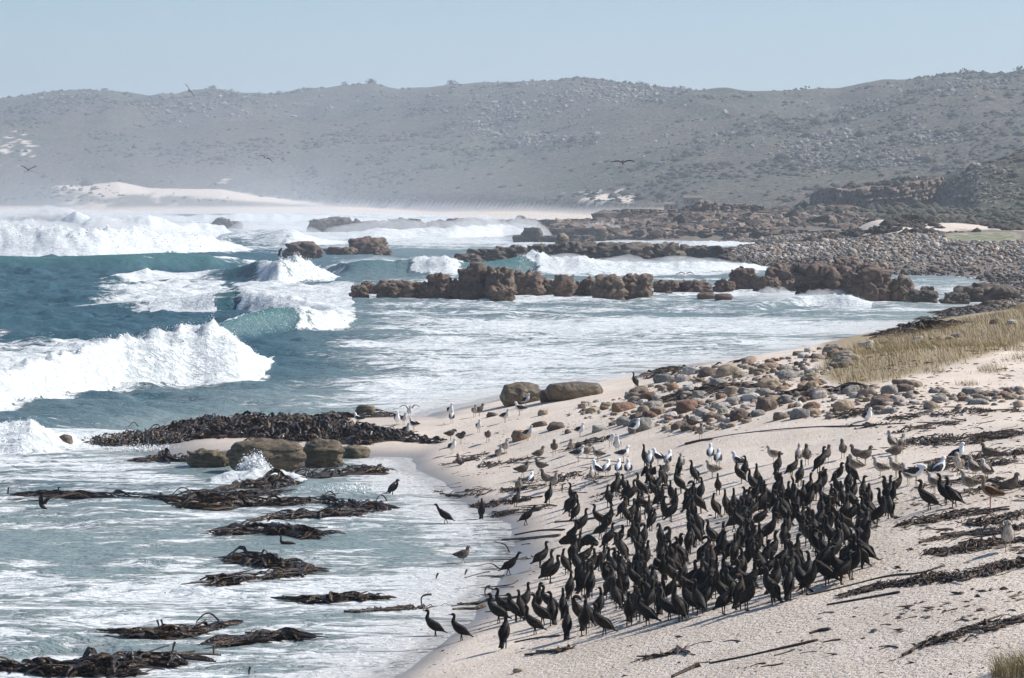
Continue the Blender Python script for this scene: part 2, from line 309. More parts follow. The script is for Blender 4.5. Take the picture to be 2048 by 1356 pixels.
# ------------------------------------------------------------------ sea
# each wave: foot line in picture points (sea level), height along it, how far it has broken, thickness in metres
def wave(foot, hgt, brk, wf, wb, trail=0., tw=10.):
    P = np.array([seapt(a, b) for a, b in foot]); px = np.array([a for a, b in foot], float)
    return dict(u=px, y=P[:, 1], h=hgt, b=brk, wf=wf, wb=wb, trail=trail, tw=tw)
WAVES = [
    wave([(-900,850),(-300,835),(0,818),(130,792),(250,768),(380,762),(480,758),(560,735)], [(-900,1.4),(-300,1.6),(0,1.7),(150,1.9),(270,2.3),(350,2.7),(430,2.7),(480,2.0),(510,.9),(555,0)], [(-900,1),(520,1),(560,.5)], 5, 12, 1.0, [(-900,88),(100,74),(260,52),(400,26),(500,10)]),
    wave([(380,690),(450,682),(560,668),(650,660),(700,655),(740,655)], [(380,0),(450,1.3),(540,1.75),(610,1.6),(670,1.1),(715,0)], [(380,.2),(450,.35),(500,.1),(560,.1),(600,.7),(640,1),(720,1)], 6, 9, .35, 12),
    wave([(100,625),(250,622),(470,622),(600,630),(720,640)], [(100,0),(220,.6),(380,1.2),(470,1.8),(560,1.5),(640,1.0),(720,0)], [(100,.1),(240,.45),(320,.9),(420,.85),(465,.3),(510,.85),(640,1),(720,.8)], 6, 9, 1.0, 130),
    wave([(-400,600),(0,598),(120,595),(300,592)], [(-400,.5),(0,.6),(150,.6),(260,.3),(300,0)], [(-400,.1),(300,.15)], 7, 9, .1, 8),
    wave([(180,566),(280,563),(400,560),(480,563),(560,566),(640,562),(700,560)], [(180,0),(240,.9),(290,1.5),(340,.8),(400,.9),(470,1.5),(540,2.6),(600,2.7),(640,1.4),(680,0)], [(180,.1),(290,.35),(400,.2),(480,.2),(540,.3),(580,1),(660,1)], 7, 11, .6, 16),
    wave([(-900,552),(-300,548),(0,546),(250,545),(420,541),(520,536)], [(-900,2.1),(-300,2.2),(0,2.1),(90,1.9),(200,2.2),(330,2.4),(420,2.0),(500,.8),(540,0)], [(-900,0),(0,0),(420,.05),(500,.6)], 13, 14, .0, 8),
    wave([(-900,517),(-300,515),(0,513),(200,513),(400,508),(470,505)], [(-900,4.2),(-300,4.6),(0,4.9),(120,4.5),(250,4.9),(340,4.4),(420,3.2),(470,1.2),(500,0)], [(-900,1),(500,1)], 12, 26, 1.0, 90),
    wave([(-900,482),(0,480),(300,480),(430,478)], [(-900,6.0),(0,6.0),(70,6.6),(200,5.4),(330,5.2),(430,3.4),(480,0)], [(-900,1),(500,1)], 18, 26, .9, 80),
    wave([(400,492),(450,492),(560,491),(640,490),(700,488)], [(400,0),(450,2.6),(520,3.6),(590,3.3),(640,1.6),(690,0)], [(400,.75),(470,.45),(540,.4),(590,.8),(640,1),(690,1)], 16, 18, .8, 40),
    wave([(640,548),(700,552),(800,552),(940,552),(1060,550),(1200,549),(1350,546),(1480,544),(1560,540)], [(630,0),(680,1.6),(740,2.0),(850,2.1),(905,2.2),(935,1.6),(980,1.7),(1040,2.4),(1075,2.7),(1110,2.4),(1200,1.7),(1300,1.35),(1400,1.3),(1490,.9),(1550,0)],
         [(640,.8),(700,.35),(760,.25),(830,.5),(860,1),(925,1),(942,.05),(1045,.0),(1068,1),(1560,1)], 9, 12, .5, 22),
    wave([(1440,622),(1540,616),(1620,612),(1700,612),(1760,612)], [(1440,0),(1530,.45),(1600,.8),(1690,.95),(1725,.5),(1760,0)], [(1440,.3),(1600,.6),(1690,1),(1760,1)], 4, 6, .5, 10),
    wave([(-700,915),(-200,912),(0,905),(120,900),(220,898),(300,900)], [(-700,.5),(-200,.8),(0,.95),(70,1.0),(110,.6),(180,.3),(250,.3),(310,0)], [(-700,1),(310,1)], 2.4, 5, 1., 9),
    wave([(600,478),(700,478),(900,477),(1040,474),(1090,470)], [(600,0),(680,1.6),(760,2.3),(860,2.4),(960,3.2),(1020,3.4),(1060,1.5),(1090,0)], [(600,.7),(800,.75),(940,1),(1090,1)], 14, 22, .9, 60),
    wave([(1340,492),(1420,492),(1500,491)], [(1340,0),(1400,1.0),(1480,.8),(1520,0)], [(1340,1),(1520,1)], 7, 10, .8, 20),
    wave([(-600,446),(0,446),(300,445),(600,444),(800,443)], [(-600,2.5),(0,3.2),(300,2.4),(480,3.5),(640,3.),(800,0)], [(-600,.5),(0,.9),(240,.4),(400,1),(800,1)], 30, 40, .3, 60),
    wave([(-600,436),(200,436),(700,435),(1000,434)], [(-600,2),(200,2.6),(700,2.4),(1000,0)], [(-600,.3),(200,.9),(450,.3),(1000,.9)], 40, 60, .1, 60),
    wave([(400,972),(470,968),(560,968),(640,972)], [(400,0),(450,.32),(520,.45),(580,.3),(650,0)], [(400,1),(650,1)], 1.0, 2.2, .8, 4),
    wave([(590,998),(700,1000),(800,1002),(880,1000)], [(590,0),(650,.12),(760,.16),(850,.10),(880,0)], [(590,1),(900,1)], .8, 1.4, .9, 3),
    wave([(700,648),(900,640),(1060,638),(1250,645)], [(700,0),(900,.25),(1000,.6),(1100,.35),(1250,0)], [(700,.4),(1250,.5)], 4, 6, .3, 8),
    wave([(-200,1318),(60,1310),(140,1302),(210,1304),(330,1320)], [(-200,.0),(60,.12),(140,.28),(200,.16),(330,0)], [(-200,.1),(330,.25)], .9, 1.4, .2, 2),
    wave([(330,1186),(400,1190),(480,1192)], [(330,0),(400,.16),(480,0)], [(330,.1),(480,.2)], .8, 1.2, .2, 2),
]
def sea_at(x, y):
    px = 1024 + FPX * x / y
    chop = (fbm2(x / 3.1 + .25 * y / 3, y / 2.6, 4, 81) - .5)
    amp = np.interp(y, [40, 110, 170, 380, 600, 1500], [.14, .30, 1.15, 1.6, .8, .8]) * np.interp(px, [-400, 300, 700, 1100, 1800], [1.25, 1.1, .6, .42, .36])
    z = chop * amp + (fbm2(x / 13, y / 9, 3, 85) - .5) * amp * .9
    foam = np.zeros_like(z); green = np.zeros_like(z); brk_z = np.zeros_like(z)
    lump = fbm2(x / 2.3, y / 3.0, 5, 91, .6); lump2 = fbm2(x / .75, y / 1.0, 4, 95, .65); big = fbm2(x / 7, y / 11, 3, 99)
    N = dict(x=x, y=y, px=px, big=big)
    for i, w in enumerate(WAVES):
        sc = w['wf']; U = w['u']
        m = (N['y'] > w['y'].min() - sc * 2) & (N['y'] < w['y'].max() + sc * 2 + (w['tw'] if not isinstance(w['tw'], list) else 90) * 1.2 + w['wb']) & (N['px'] > U[0] - 70) & (N['px'] < U[-1] + 70)
        if not m.any(): continue
        x, y, px, big = (N[k][m] for k in ('x', 'y', 'px', 'big'))
        yc = np.interp(px, w['u'], w['y']) + sc * .9 + (fbm2(x / (sc * 1.4) + i * 7, y * 0 + i, 2, 101) - .5) * sc * 1.2
        pn = px + (fbm2(x / (sc * .35), y / (sc * .5), 4, 131 + i) - .5) * 70 * np.clip(w['y'].mean() / 250, .6, 1.2)
        h = tab(px + (pn - px) * .5, w['h']); b = tab(pn, w['b'])
        h = np.where((px < w['u'][0] - 60) & (w['u'][0] > -250), 0, h)
        t = y - yc; tw = tab(pn, w['tw']) if isinstance(w['tw'], list) else w['tw']
        fr = 1 + t / w['wf']; bk = 1 - t / w['wb']
        prof = np.where(t < 0, sstep(0, 1, np.clip(fr, 0, 1)), sstep(0, 1, np.clip(bk, 0, 1)))
        # broken water: lumpy, bulging front; unbroken: smooth face with a sharper crest
        hm = np.max(np.array(w['h'])[:, 1])
        lum = (fbm2(x / (1.2 * hm), y / (1.6 * hm), 5, 91 + i, .58) - .5) * .95 + (big - .5) * .4
        pw = prof ** np.where(b > .5, .75, 1.15)
        zz = h * pw * (1 + b * lum * (.8 if w['y'].mean() > 300 else .32))
        hi = fbm2(x / (.22 * hm + .15), y / (.4 * hm + .2), 3, 171 + i, .6)
        zz = zz + h * b * prof * (.30 * np.clip(hi - .5, 0, 1) + .22 * (hi - .5)) * (1.0 if w['y'].mean() < 450 else .5)
        z[m] = np.maximum(z[m], z[m] * (1 - prof) + zz)
        on = sstep(.05, .3, h)
        f = b * sstep(.0, .07, prof) * on * (.72 + .5 * b)
        f = np.where(b < .5, f * sstep(.35, .8, prof) * 1.1, f)
        f = f * (1 - .42 * sstep(.56, .74, fbm2(x / (.8 * hm), y / (2.2 * hm), 4, 191 + i)))
        f = np.maximum(f, b * on * .62 * np.exp(-((t + sc * 1.15) / (sc * .45)) ** 2))
        crest = np.exp(-((t - .0) / (w['wf'] * .14)) ** 2) * on * sstep(.05, .5, b + .15)
        tr = w['trail'] * np.clip(1.15 - (t / tw) ** 2 + (fbm2(x / 3, y / 7, 3, 7 + i) - .5) * .8, 0, 1) * (t > 0) * on * sstep(.1, .7, b)
        foam[m] = np.maximum(foam[m], np.maximum(np.maximum(f, crest * .8), tr * (.95 + .25 * big)))
        green[m] = np.maximum(green[m], prof * on * sstep(.4, 1.6, h) * (1 - b))  # mask for light seen through unbroken crests, put into the water colour
    return z, foam, green, lump, N['big'], N['px']
def sea_sheet():
    X, Y = fan(14, 2250, 0, 520, 22, .62, .182, rows=[(14,90),(60,380),(250,230),(420,330),(820,110),(2250,1)])
    x = X.ravel(); y = Y.ravel()
    z, foam, green, lump, big, px = sea_at(x, y)
    L = land(x, y)
    dep = np.clip(-L, 0, 4)
    # calm down where it runs thin over the sand
    damp = sstep(0.0, .8, dep + .08)
    z = z * np.where(y < 420, .15 + .85 * damp, 1) + .03 * (1 - damp)
    py = HZ + FPX * (EYE - z) / y
    # drifting foam: milky bay between reef and beach, foamy wash along the sand, patches further out
    st = fbm2(x / 16 + y / 60, y / 11, 4, 111)
    bay = sstep(380, 900, px) * sstep(590, 650, py) * sstep(1000, 860, py) * .60
    bay = np.maximum(bay, sstep(560, 760, px) * sstep(548, 560, py) * sstep(700, 600, py) * .50)
    ww = np.interp(y, [50, 110, 150, 400], [7.5, 6, 4.5, 5]); wash = sstep(-1, -.12, (x - shore(y)) / ww) * (y < 420) * .66
    left = sstep(820, 880, py) * sstep(1000, 930, py) * sstep(620, 200, px) * .50 + sstep(930, 1000, py) * .45 + sstep(1000, 1150, py) * .05
    farf = sstep(520, 480, py) * .62 * sstep(340, 520, px)
    dark = sstep(760, 480, px) * sstep(500, 540, py) * sstep(860, 700, py); calm = .24 - .10 * dark
    fo = np.maximum.reduce([foam, bay, wash, left, farf, calm])
    fo = fo + (st - .5) * (.55 - .25 * dark) * (1 - sstep(.7, .95, fo)) + (lump - .5) * .1
    fo = np.clip(fo, 0, 1.05)
    shallow = np.maximum(np.maximum(sstep(2.6, .2, dep) * (y < 420), sstep(500, 1000, px) * sstep(560, 660, py) * .8), sstep(500, 800, px) * .55)
    shallow = np.maximum(shallow, sstep(900, 1050, py) * .9)
    A = np.stack([fo, shallow, green, sstep(.6, .0, dep) * (y < 420)], -1)
    V = np.stack([x, y, z], -1); nr, nc = X.shape
    Zs = z.reshape(nr, nc); Lg = L.reshape(nr, nc)
    wetm = (Zs > Lg - .35)
    keep = wetm[:-1, :-1] | wetm[1:, :-1] | wetm[:-1, 1:] | wetm[1:, 1:]
    F = grid_faces(nr, nc, keep)
    V, F, A = compact(V, F, A)
    me = mesh_np('sea', V, F, True, {'mask': A})
    M = NT('sea_water')
    p = M.pos(); at = M.attr('mask'); sp = M.n('SeparateColor', Color=at.outputs['Color'])
    fo, sh, gr, thin = sp.outputs[0], sp.outputs[1], sp.outputs[2], at.outputs['Alpha']
    q = M.scl(p, (.42, 1.0, .8))
    n1 = M.noise(q, .62, 7, .70, 1.4); n2 = M.noise(M.scl(p, (.7, 1.0, .9)), 3.4, 4, .62, .8)
    nn = M.math('ADD', M.math('MULTIPLY', n1, .72), M.math('MULTIPLY', n2, .28))
    thr = M.math('SUBTRACT', .80, M.math('MULTIPLY', fo, .62))
    f = M.ramp(M.math('SUBTRACT', nn, thr), -.07, .075)
    col = M.mix(sh, (.034, .086, .108), (.205, .258, .252))
    col = M.mix(M.math('MULTIPLY', gr, .8), col, (.045, .135, .12))  # greener base colour stands in for sun shining through the wave
    foamc = M.mix(thin, M.mix(M.ramp(M.math('ADD', M.math('MULTIPLY', n2, .6), M.math('MULTIPLY', n1, .4)), .38, .60), (.40, .44, .45), (.70, .715, .715)), (.52, .52, .51))
    c = M.mix(f, col, foamc)
    w1 = M.noise(M.scl(p, (.7, 1.2, .7)), 1.1, 4, .6); w2 = M.noise(M.scl(p, (.6, 1.3, .6)), 5.5, 3, .6)
    hb = M.math('ADD', M.math('MULTIPLY', w1, .8), M.math('MULTIPLY', w2, .22))
    hb = M.math('ADD', M.math('MULTIPLY', hb, M.math('SUBTRACT', 1.0, M.math('MULTIPLY', f, .8))), M.math('MULTIPLY', f, M.math('MULTIPLY', n2, .36)))
    b = M.bump(hb, .95, .5)
    M.P(Base__Color=c, Roughness=.9, Normal=b, Specular__IOR__Level=0.0)
    gl = M.n('BsdfGlossy', Color=(1, 1, 1, 1), Roughness=.22, Normal=b)
    fr = M.math('MULTIPLY', M.math('MINIMUM', M.n('Fresnel', IOR=1.33, Normal=b).outputs[0], .20), M.math('SUBTRACT', 1.0, M.math('MULTIPLY', f, .92)))
    mx = M.n('MixShader', i0=fr, i1=M.b.outputs[0], i2=gl.outputs[0])
    tp = M.n('BsdfTransparent'); film = M.math('MULTIPLY', M.ramp(thin, .93, 1.0), M.math('SUBTRACT', .85, M.math('MULTIPLY', f, .55)))
    mx = M.n('MixShader', i0=film, i1=mx.outputs[0], i2=tp.outputs[0])
    M.t.links.new(mx.outputs[0], M.out.inputs['Surface'])
    obj('sea', me, M.m, kind='structure')
sea_sheet()

# ------------------------------------------------------------------ air
def haze_box(name, x0, x1, y0, y1, z0, z1, mat):
    V = np.array([(x, y, z) for x in (x0, x1) for y in (y0, y1) for z in (z0, z1)], float)
    F = np.array([(0,1,3,2),(4,6,7,5),(0,4,5,1),(2,3,7,6),(0,2,6,4),(1,5,7,3)])
    return obj(name, mesh_np(name, V, F, False), mat, kind='stuff')
def vol_mat(name, dens, color=(.93, .95, 1.0), aniso=.25, falloff=None):
    M = NT(name); M.t.nodes.remove(M.b)
    v = M.n('VolumePrincipled', Color=C4(color), Density=dens, Anisotropy=aniso)
    if falloff:
        z0, hgt, ns = falloff
        z = M.n('SeparateXYZ', Vector=M.pos()).outputs[2]
        e = M.math('POWER', 2.718, M.math('DIVIDE', M.math('SUBTRACT', z0, z), hgt))
        nz = M.ramp(M.noise(M.scl(M.pos(), (1, .6, 1.6)), ns, 3, .6), .35, .68, .15, 1.6)
        fx = M.ramp(M.n('SeparateXYZ', Vector=M.pos()).outputs[0], 58, -150)
        M.set(v.inputs['Density'], M.math('MULTIPLY', M.math('MULTIPLY', M.math('MULTIPLY', e, nz), fx), dens))
    M.t.links.new(v.outputs[0], M.out.inputs['Volume'])
    return M.m
haze_box('haze', -7000, 7000, -200, 9600, -14, 330, vol_mat('haze_air', .00016, (.80, .89, 1.0), .30))
haze_box('surf_mist', -460, 60, 455, 2250, .2, 120, vol_mat('surf_mist_air', .0008, (.97, .98, 1.0), .3, (0, 16, .02)))
# ------------------------------------------------------------------ rocks
def cube_sphere(n):
    t = np.tan(np.linspace(-1, 1, n + 1) * math.pi / 4); V = []; F = []
    for ax in range(3):
        for sg in (-1, 1):
            a, b = np.meshgrid(t, t, indexing='ij'); c = np.full_like(a, sg)
            P = [None] * 3; P[ax] = c; P[(ax + 1) % 3] = a if sg > 0 else b; P[(ax + 2) % 3] = b if sg > 0 else a
            base = sum(len(v) for v in V)
            V.append(np.stack([q.ravel() for q in P], -1)); F.append(grid_faces(n + 1, n + 1) + base)
    V = np.concatenate(V); F = np.concatenate(F)
    u, inv = np.unique(np.round(V, 5), axis=0, return_inverse=True)
    F = inv.ravel()[F]
    return u / np.linalg.norm(u, axis=1)[:, None], F[:, ::-1]
CS = {n: cube_sphere(n) for n in (9, 14, 17, 24)}
def worley3(p, seed=0):
    c = np.floor(p); f1 = np.full(len(p), 9.); f2 = f1.copy(); idc = np.zeros(len(p))
    for dx in (-1, 0, 1):
        for dy in (-1, 0, 1):
            for dz in (-1, 0, 1):
                q = c + (dx, dy, dz)
                k = q[:, 2] * 131
                o = np.stack([_h2(q[:, 0] + k, q[:, 1] - k, seed), _h2(q[:, 0] + k, q[:, 1] - k, seed + 1), _h2(q[:, 0] + k, q[:, 1] - k, seed + 2)], -1)
                d = np.linalg.norm(q + o - p, axis=1)
                n = d < f1
                f2 = np.where(n, f1, np.minimum(f2, d)); idc = np.where(n, o[:, 0], idc); f1 = np.where(n, d, f1)
    return f1, f2, idc
def rock_mesh(name, seed, size, n=14, boxy=.5, rough=.22, strata=0., blocks=0., flat=.0):
    """one rock, unit cube-sphere pushed towards a box, layered and broken by joints; size = full extents, base at z=0"""
    r = np.random.default_rng(seed)
    V, F = CS[n]; V = V.copy()
    box = V / np.max(np.abs(V), axis=1)[:, None]
    P = V * (1 - boxy) + box * boxy * .92
    q = P * np.array(size) / max(size) * 2
    P = P * (1 + rough * (fbm3(q + seed, 1.1, 4, seed % 97) - .5)[:, None] * 2)
    if blocks:
        f1, f2, idc = worley3(q * blocks + seed * .37, seed % 89)
        P = P * (1 + ((idc - .5) * .30 - .16 * np.exp(-((f2 - f1) / .10) ** 2))[:, None])
    if strata:
        lay = q[:, 2] * strata + (fbm3(q, .8, 2, 3) - .5) * 1.2 + seed
        st = _h2(np.floor(lay), np.floor(lay) * 0, seed % 71) - .5
        edge = np.exp(-(np.abs((lay % 1) - .5) - .5) ** 2 / .006)
        P[:, :2] *= (1 + .20 * st - .07 * edge)[:, None]
    P = P * (1 + .05 * (fbm3(q, 6, 3, 9) - .5)[:, None])
    if flat: P[:, 2] = np.where(P[:, 2] > flat, flat + (P[:, 2] - flat) * .35, P[:, 2])
    P = P * np.array(size) / 2
    P[:, 2] += size[2] * .30
    return mesh_np(name, P, F, False if n <= 4 else True)
def rock_mat(name, dark, mid, light, scale=1.0, gloss=.0, lichen=None, layered=.0):
    M = NT(name); p = M.pos()
    a = M.noise(M.scl(p, (1, 1, 1 + layered)), 1.1 * scale, 6, .65); b = M.noise(M.scl(p, (1, 1, 1 + layered * 2)), 5.5 * scale, 5, .65)
    r = M.rand()
    c = M.mix(M.ramp(a, .36, .62), dark, mid); c = M.mix(M.ramp(b, .52, .70, 0, .8), c, light)
    c = M.mix(M.ramp(b, .45, .33, 0, .7), c, tuple(v * .45 for v in dark))
    if lichen: c = M.mix(M.ramp(M.noise(p, .7 * scale, 4, .6), .56, .66, 0, .8), c, lichen)
    c = M.n('HueSaturation', Color=c, Value=M.math('ADD', .78, M.math('MULTIPLY', r, .45)), Hue=M.math('ADD', .49, M.math('MULTIPLY', r, .02))).outputs[0]
    h = M.math('ADD', a, M.math('MULTIPLY', b, .5))
    M.P(Base__Color=c, Roughness=.85 - gloss, Normal=M.bump(h, .8, .28 / scale))
    return M.m
R_REEF = rock_mat('rock_reef', (.070, .042, .028), (.160, .098, .066), (.29, .20, .145), .8, .2, None, 1.5)
R_PALE = rock_mat('rock_pale', (.11, .075, .055), (.24, .17, .125), (.40, .32, .255), .35, .0, None, 1.0)
R_BANK = rock_mat('rock_bank', (.070, .052, .040), (.15, .112, .085), (.26, .21, .17), .5, .1, None, 1.2)
R_SPIT = rock_mat('rock_spit', (.040, .030, .018), (.17, .125, .068), (.42, .33, .20), 2.2, .3, (.04, .042, .016), 3.0)
R_WET = rock_mat('rock_wet', (.060, .042, .026), (.150, .100, .055), (.24, .17, .10), 3.0, .5, None, .5)
def place_rock(name, px0, px1, top, base, mat, seed, label, group=None, depth=.8, n=14, cat='rock', on='sea', **kw):
    cx = (px0 + px1) / 2
    if on == 'sea': x, y = seapt(cx, base); z = 0
    elif on == 'land': x, y, z = hit(cx, base)
    else: y = on; x = (cx - 1024) / FPX * y; z = float(land(np.array([x]), np.array([y]))[0])
    m = y / FPX; w = (px1 - px0) * m
    zt = EYE - (top - HZ) * m
    hgt = max(zt - max(z, -.2), .15) / .70
    dp = w * depth
    me = rock_mesh(name, seed, (w * 1.05, dp, hgt), n, **kw)
    return obj(name, me, mat, loc=(x, y + dp * .25, max(z, -.2)), rot=(0, 0, random.uniform(-.15, .15)), label=label, cat=cat, group=group)

REEF = [(702,737,573,596),(735,755,572,590),(752,832,566,597),(722,745,565,586),(775,795,564,583),(828,873,569,597),(853,904,552,597),(899,928,565,597),(918,979,538,597),(950,985,546,595),
        (975,1027,540,598),(978,1028,574,600),(1020,1082,549,592),(1076,1114,561,590),(1104,1150,555,594),(1144,1171,568,592),(1163,1195,561,592),(1187,1251,555,596),(1243,1302,555,595),(1262,1296,560,592),
        (1305,1362,564,588),(1345,1388,566,587),(1366,1428,565,588)]
rg = 'jagged reef rocks standing in the bay'
for i, (a, b, t, s) in enumerate(REEF):
    lab = ('dark brown blocky reef rock in the line of rocks crossing the bay' if i not in (8, 10, 2, 18) else
           {8: 'tallest blocky rock of the dark reef with a notched top', 10: 'square topped dark reef rock beside the tallest notched one', 2: 'low wide reef rock with vertical cracks at the seaward end', 18: 'undercut mushroom shaped rock at the landward end of the dark reef'}[i])
    place_rock('reef_rock', a, b, t, s, R_REEF, 100 + i * 7, lab, rg, depth=random.uniform(.7, 1.1), n=17, boxy=.4, rough=.36, strata=1.0, blocks=1.4)
for i, (a, b, t, s) in enumerate([(1394,1432,586,597),(1429,1466,588,600),(1330,1346,583,592)]):
    place_rock('wave_washed_rock', a, b, t, s, R_REEF, 300 + i, 'low smooth dark rock awash in front of the bird covered outcrop', 'low rocks awash by the outcrop', boxy=.3, rough=.15)
BIG = [(1428,1470,562,584,'sloping foot of the dark outcrop where it meets the water'),(1458,1516,541,582,'flat topped end of the outcrop lined with cormorants'),(1506,1562,555,585,'square fallen block leaning on the face of the outcrop'),
       (1528,1600,537,582,'level shelf of the outcrop crowded with cormorants'),(1590,1705,533,592,'broad rounded brown face of the outcrop above the surf'),(1665,1722,523,575,'highest knob of the brown outcrop'),(1690,1796,543,604,'bulky brown shoulder rock of the outcrop split by dark clefts'),
       (1700,1750,533,580,'dark crest stone beside the highest knob of the outcrop'),(1780,1830,560,604,'broken stepped landward end of the outcrop'),(1822,1878,582,607,'pale ridged boulder at the landward foot of the outcrop'),(1888,1940,587,608,'smooth grey boulder lying in the cove wash'),
       (1918,2032,573,604,'long flat grey slab sloping into the kelp by the cove'),(1840,1868,574,590,'squat brown stone behind the pale ridged boulder')]
for i, (a, b, t, s, lab) in enumerate(BIG):
    place_rock('outcrop_rock', a, b, t, s, R_REEF if i not in (9, 10, 11) else R_BANK, 400 + i * 3, lab, 'rocks of the bird covered outcrop', depth=.75, n=24, boxy=.4, rough=.30, strata=.8, blocks=.9)
BANK = [(905,965,509,524),(935,1005,499,522),(985,1066,496,521),(1050,1125,493,521),(1100,1205,489,523),(1190,1295,490,525),(1280,1365,491,524),(1340,1420,493,522),(1385,1470,497,526)]
for i, (a, b, t, s) in enumerate(BANK):
    place_rock('bank_rock', a, b, t, s, R_BANK, 500 + i * 5, 'low rugged rock in the ridge of rocks beyond the green breaking wave', 'ridge of rocks behind the breaking wave', depth=.6, boxy=.4, rough=.45, strata=1.0, blocks=2.2, n=17)
place_rock('pointed_rock', 1110, 1140, 473, 500, R_PALE, 561, 'pale pointed boulder perched on the ridge of rocks', depth=.9, boxy=.2, rough=.25, on=505)
for i, (a, b, t, s, lab) in enumerate([(697,770,479,509,'large humped dark rock islet with a steep shoreward end'),(655,712,496,511,'low dark rock attached to the humped islet'),(568,642,487,516,'triangular brown rock islet just behind the spray'),(745,785,500,512,'flat dark shelf rock beside the humped islet')]):
    place_rock('rock_islet', a, b, t, s, R_REEF, 600 + i * 9, lab, 'rock islets in the surf', boxy=.25, rough=.36, strata=.8, blocks=1.2, depth=.7)
for i, (a, b, t, s) in enumerate([(424,462,439,458),(450,484,444,458),(613,665,441,464),(645,705,437,464),(690,735,444,464),(722,790,444,466),(770,850,441,467),(835,905,444,467),(890,960,441,466),(940,1020,440,465),(1005,1080,438,463)]):
    place_rock('distant_rock', a, b, t, s, R_BANK, 640 + i * 4, 'hazy dark rock islet among the far breakers' if i < 2 else 'hazy dark rock in the low rocky point behind the surf', 'hazy rocks among the far breakers', boxy=.3, rough=.42, strata=1.0, blocks=1.6, depth=.7)
for i, (a, b, t, s) in enumerate([(1025,1062,470,484),(1044,1084,455,484),(1080,1124,471,485),(1100,1160,457,480),(1150,1210,456,482),(1140,1190,470,486)]):
    place_rock('shelf_rock', a, b, t, s, R_BANK, 700 + i * 4, 'dark square rock at the seaward tip of the ledges' if i < 3 else 'dark flat rock shelf with water draining off the ledges', 'rocks at the tip of the ledges', boxy=.65, rough=.18, strata=1.2, blocks=1.2, flat=.7)
# rocks on the sand spit and the beach edge
place_rock('spit_rock', 452, 612, 884, 946, R_SPIT, 801, 'long layered olive brown rock on the sand spit with a wave breaking against it', 'layered rocks on the spit', depth=.45, n=24, boxy=.3, rough=.2, strata=2.2)
place_rock('spit_rock', 604, 686, 886, 936, R_SPIT, 815, 'sunlit golden layered rock at the landward end of the spit, beyond the dark cleft', 'layered rocks on the spit', depth=.7, n=24, boxy=.3, rough=.2, strata=2.2)
place_rock('spit_rock', 676, 738, 894, 918, R_SPIT, 821, 'small rough rock between the golden layered rock and the kelp', 'layered rocks on the spit', depth=.6, n=14, boxy=.3, rough=.25)
place_rock('spit_rock', 372, 460, 905, 938, R_SPIT, 827, 'low rugged rock at the seaward end of the spit, draped with kelp', 'layered rocks on the spit', depth=.5, n=14, boxy=.35, rough=.28, blocks=1.4)
place_rock('wet_boulder', 1001, 1086, 771, 808, R_WET, 840, 'big wet golden brown boulder at the edge of the sand', None, depth=.8, on='land', boxy=.35, rough=.16, n=24)
place_rock('wet_boulder', 1090, 1205, 768, 797, R_WET, 846, 'long flat dark wet rock beside the golden brown boulder', None, depth=.5, on='land', boxy=.4, rough=.14, n=24)
place_rock('wet_boulder', 1078, 1120, 780, 803, R_WET, 849, 'small dark wet stone wedged between the two big wet rocks', None, depth=.8, on='land', boxy=.2, rough=.16)
place_rock('wet_boulder', 711, 750, 812, 834, R_SPIT, 852, 'squat pitted boulder behind the kelp bank at the water edge', None, depth=.8, on='land', boxy=.4, rough=.16)
place_rock('wet_boulder', 116, 144, 872, 895, R_WET, 857, 'reddish brown rock poking out of the small breaking wave', None, depth=1.0, boxy=.3, rough=.1)

# ------------------------------------------------------------------ ledges and the cliff
def cliff(name, pts, mat, label, seed, nu=160, nv=18, step=1.2, block=2.2, back=14., group=None):
    """a wall of jointed, layered rock along (px, distance, z base, z top); its top runs back into the land"""
    P = np.array(pts, float); u = np.linspace(0, 1, nu); s = np.linspace(0, 1, len(P))
    X = np.interp(u, s, (P[:, 0] - 1024) / FPX * P[:, 1]); Y = np.interp(u, s, P[:, 1]); z0 = np.interp(u, s, P[:, 2]); z1 = np.interp(u, s, P[:, 3])
    L = np.concatenate([[0], np.cumsum(np.hypot(np.diff(X), np.diff(Y)))])
    z1 = z1 + (fbm2(L / (block * 2.5), L * 0, 3, seed) - .5) * (z1 - z0) * .5
    rows = []
    for j in range(nv + 5):
        if j <= nv:
            v = j / nv; z = z0 + (z1 - z0) * v
            lay = v * 5 + (fbm2(L / 9, L * 0 + v * 2, 2, seed + 3) - .5) * .8
            cell = np.floor(L / block + 2.2 * _h2(np.floor(lay), lay * 0, seed)) 
            o = _h2(cell, np.floor(lay), seed + 1) * step * 1.2 + v * step * 1.0
            fr = (L / block + 2.2 * _h2(np.floor(lay), lay * 0, seed)) % 1
            o = o + step * .9 * np.exp(-(np.minimum(fr, 1 - fr) / .10) ** 2) + step * .5 * np.exp(-((lay % 1) / .16) ** 2) + (fbm2(L / 1.3, v * 9 + L * 0, 3, seed + 5) - .5) * step * .9
            rows.append(np.stack([X, Y + o, z + (fbm2(L / 2, L * 0 + j, 2, seed + 8) - .5) * (z1 - z0) * .05], -1))
        else:
            w = (j - nv) / 5
            rows.append(np.stack([X, Y + step * 2.2 + back * w, z1 + (fbm2(L / 2.5, L * 0 + j * 3, 3, seed + 9) - .5) * (z1 - z0) * .35 - (z1 - z0) * .5 * w ** 2], -1))
    V = np.concatenate(rows)
    return obj(name, mesh_np(name, V, grid_faces(nv + 6, nu), True), mat, label=label, cat='cliff', group=group)
lg = 'stepped ledges of the rocky point'
def zat(py, d): return EYE - (py - HZ) / FPX * d
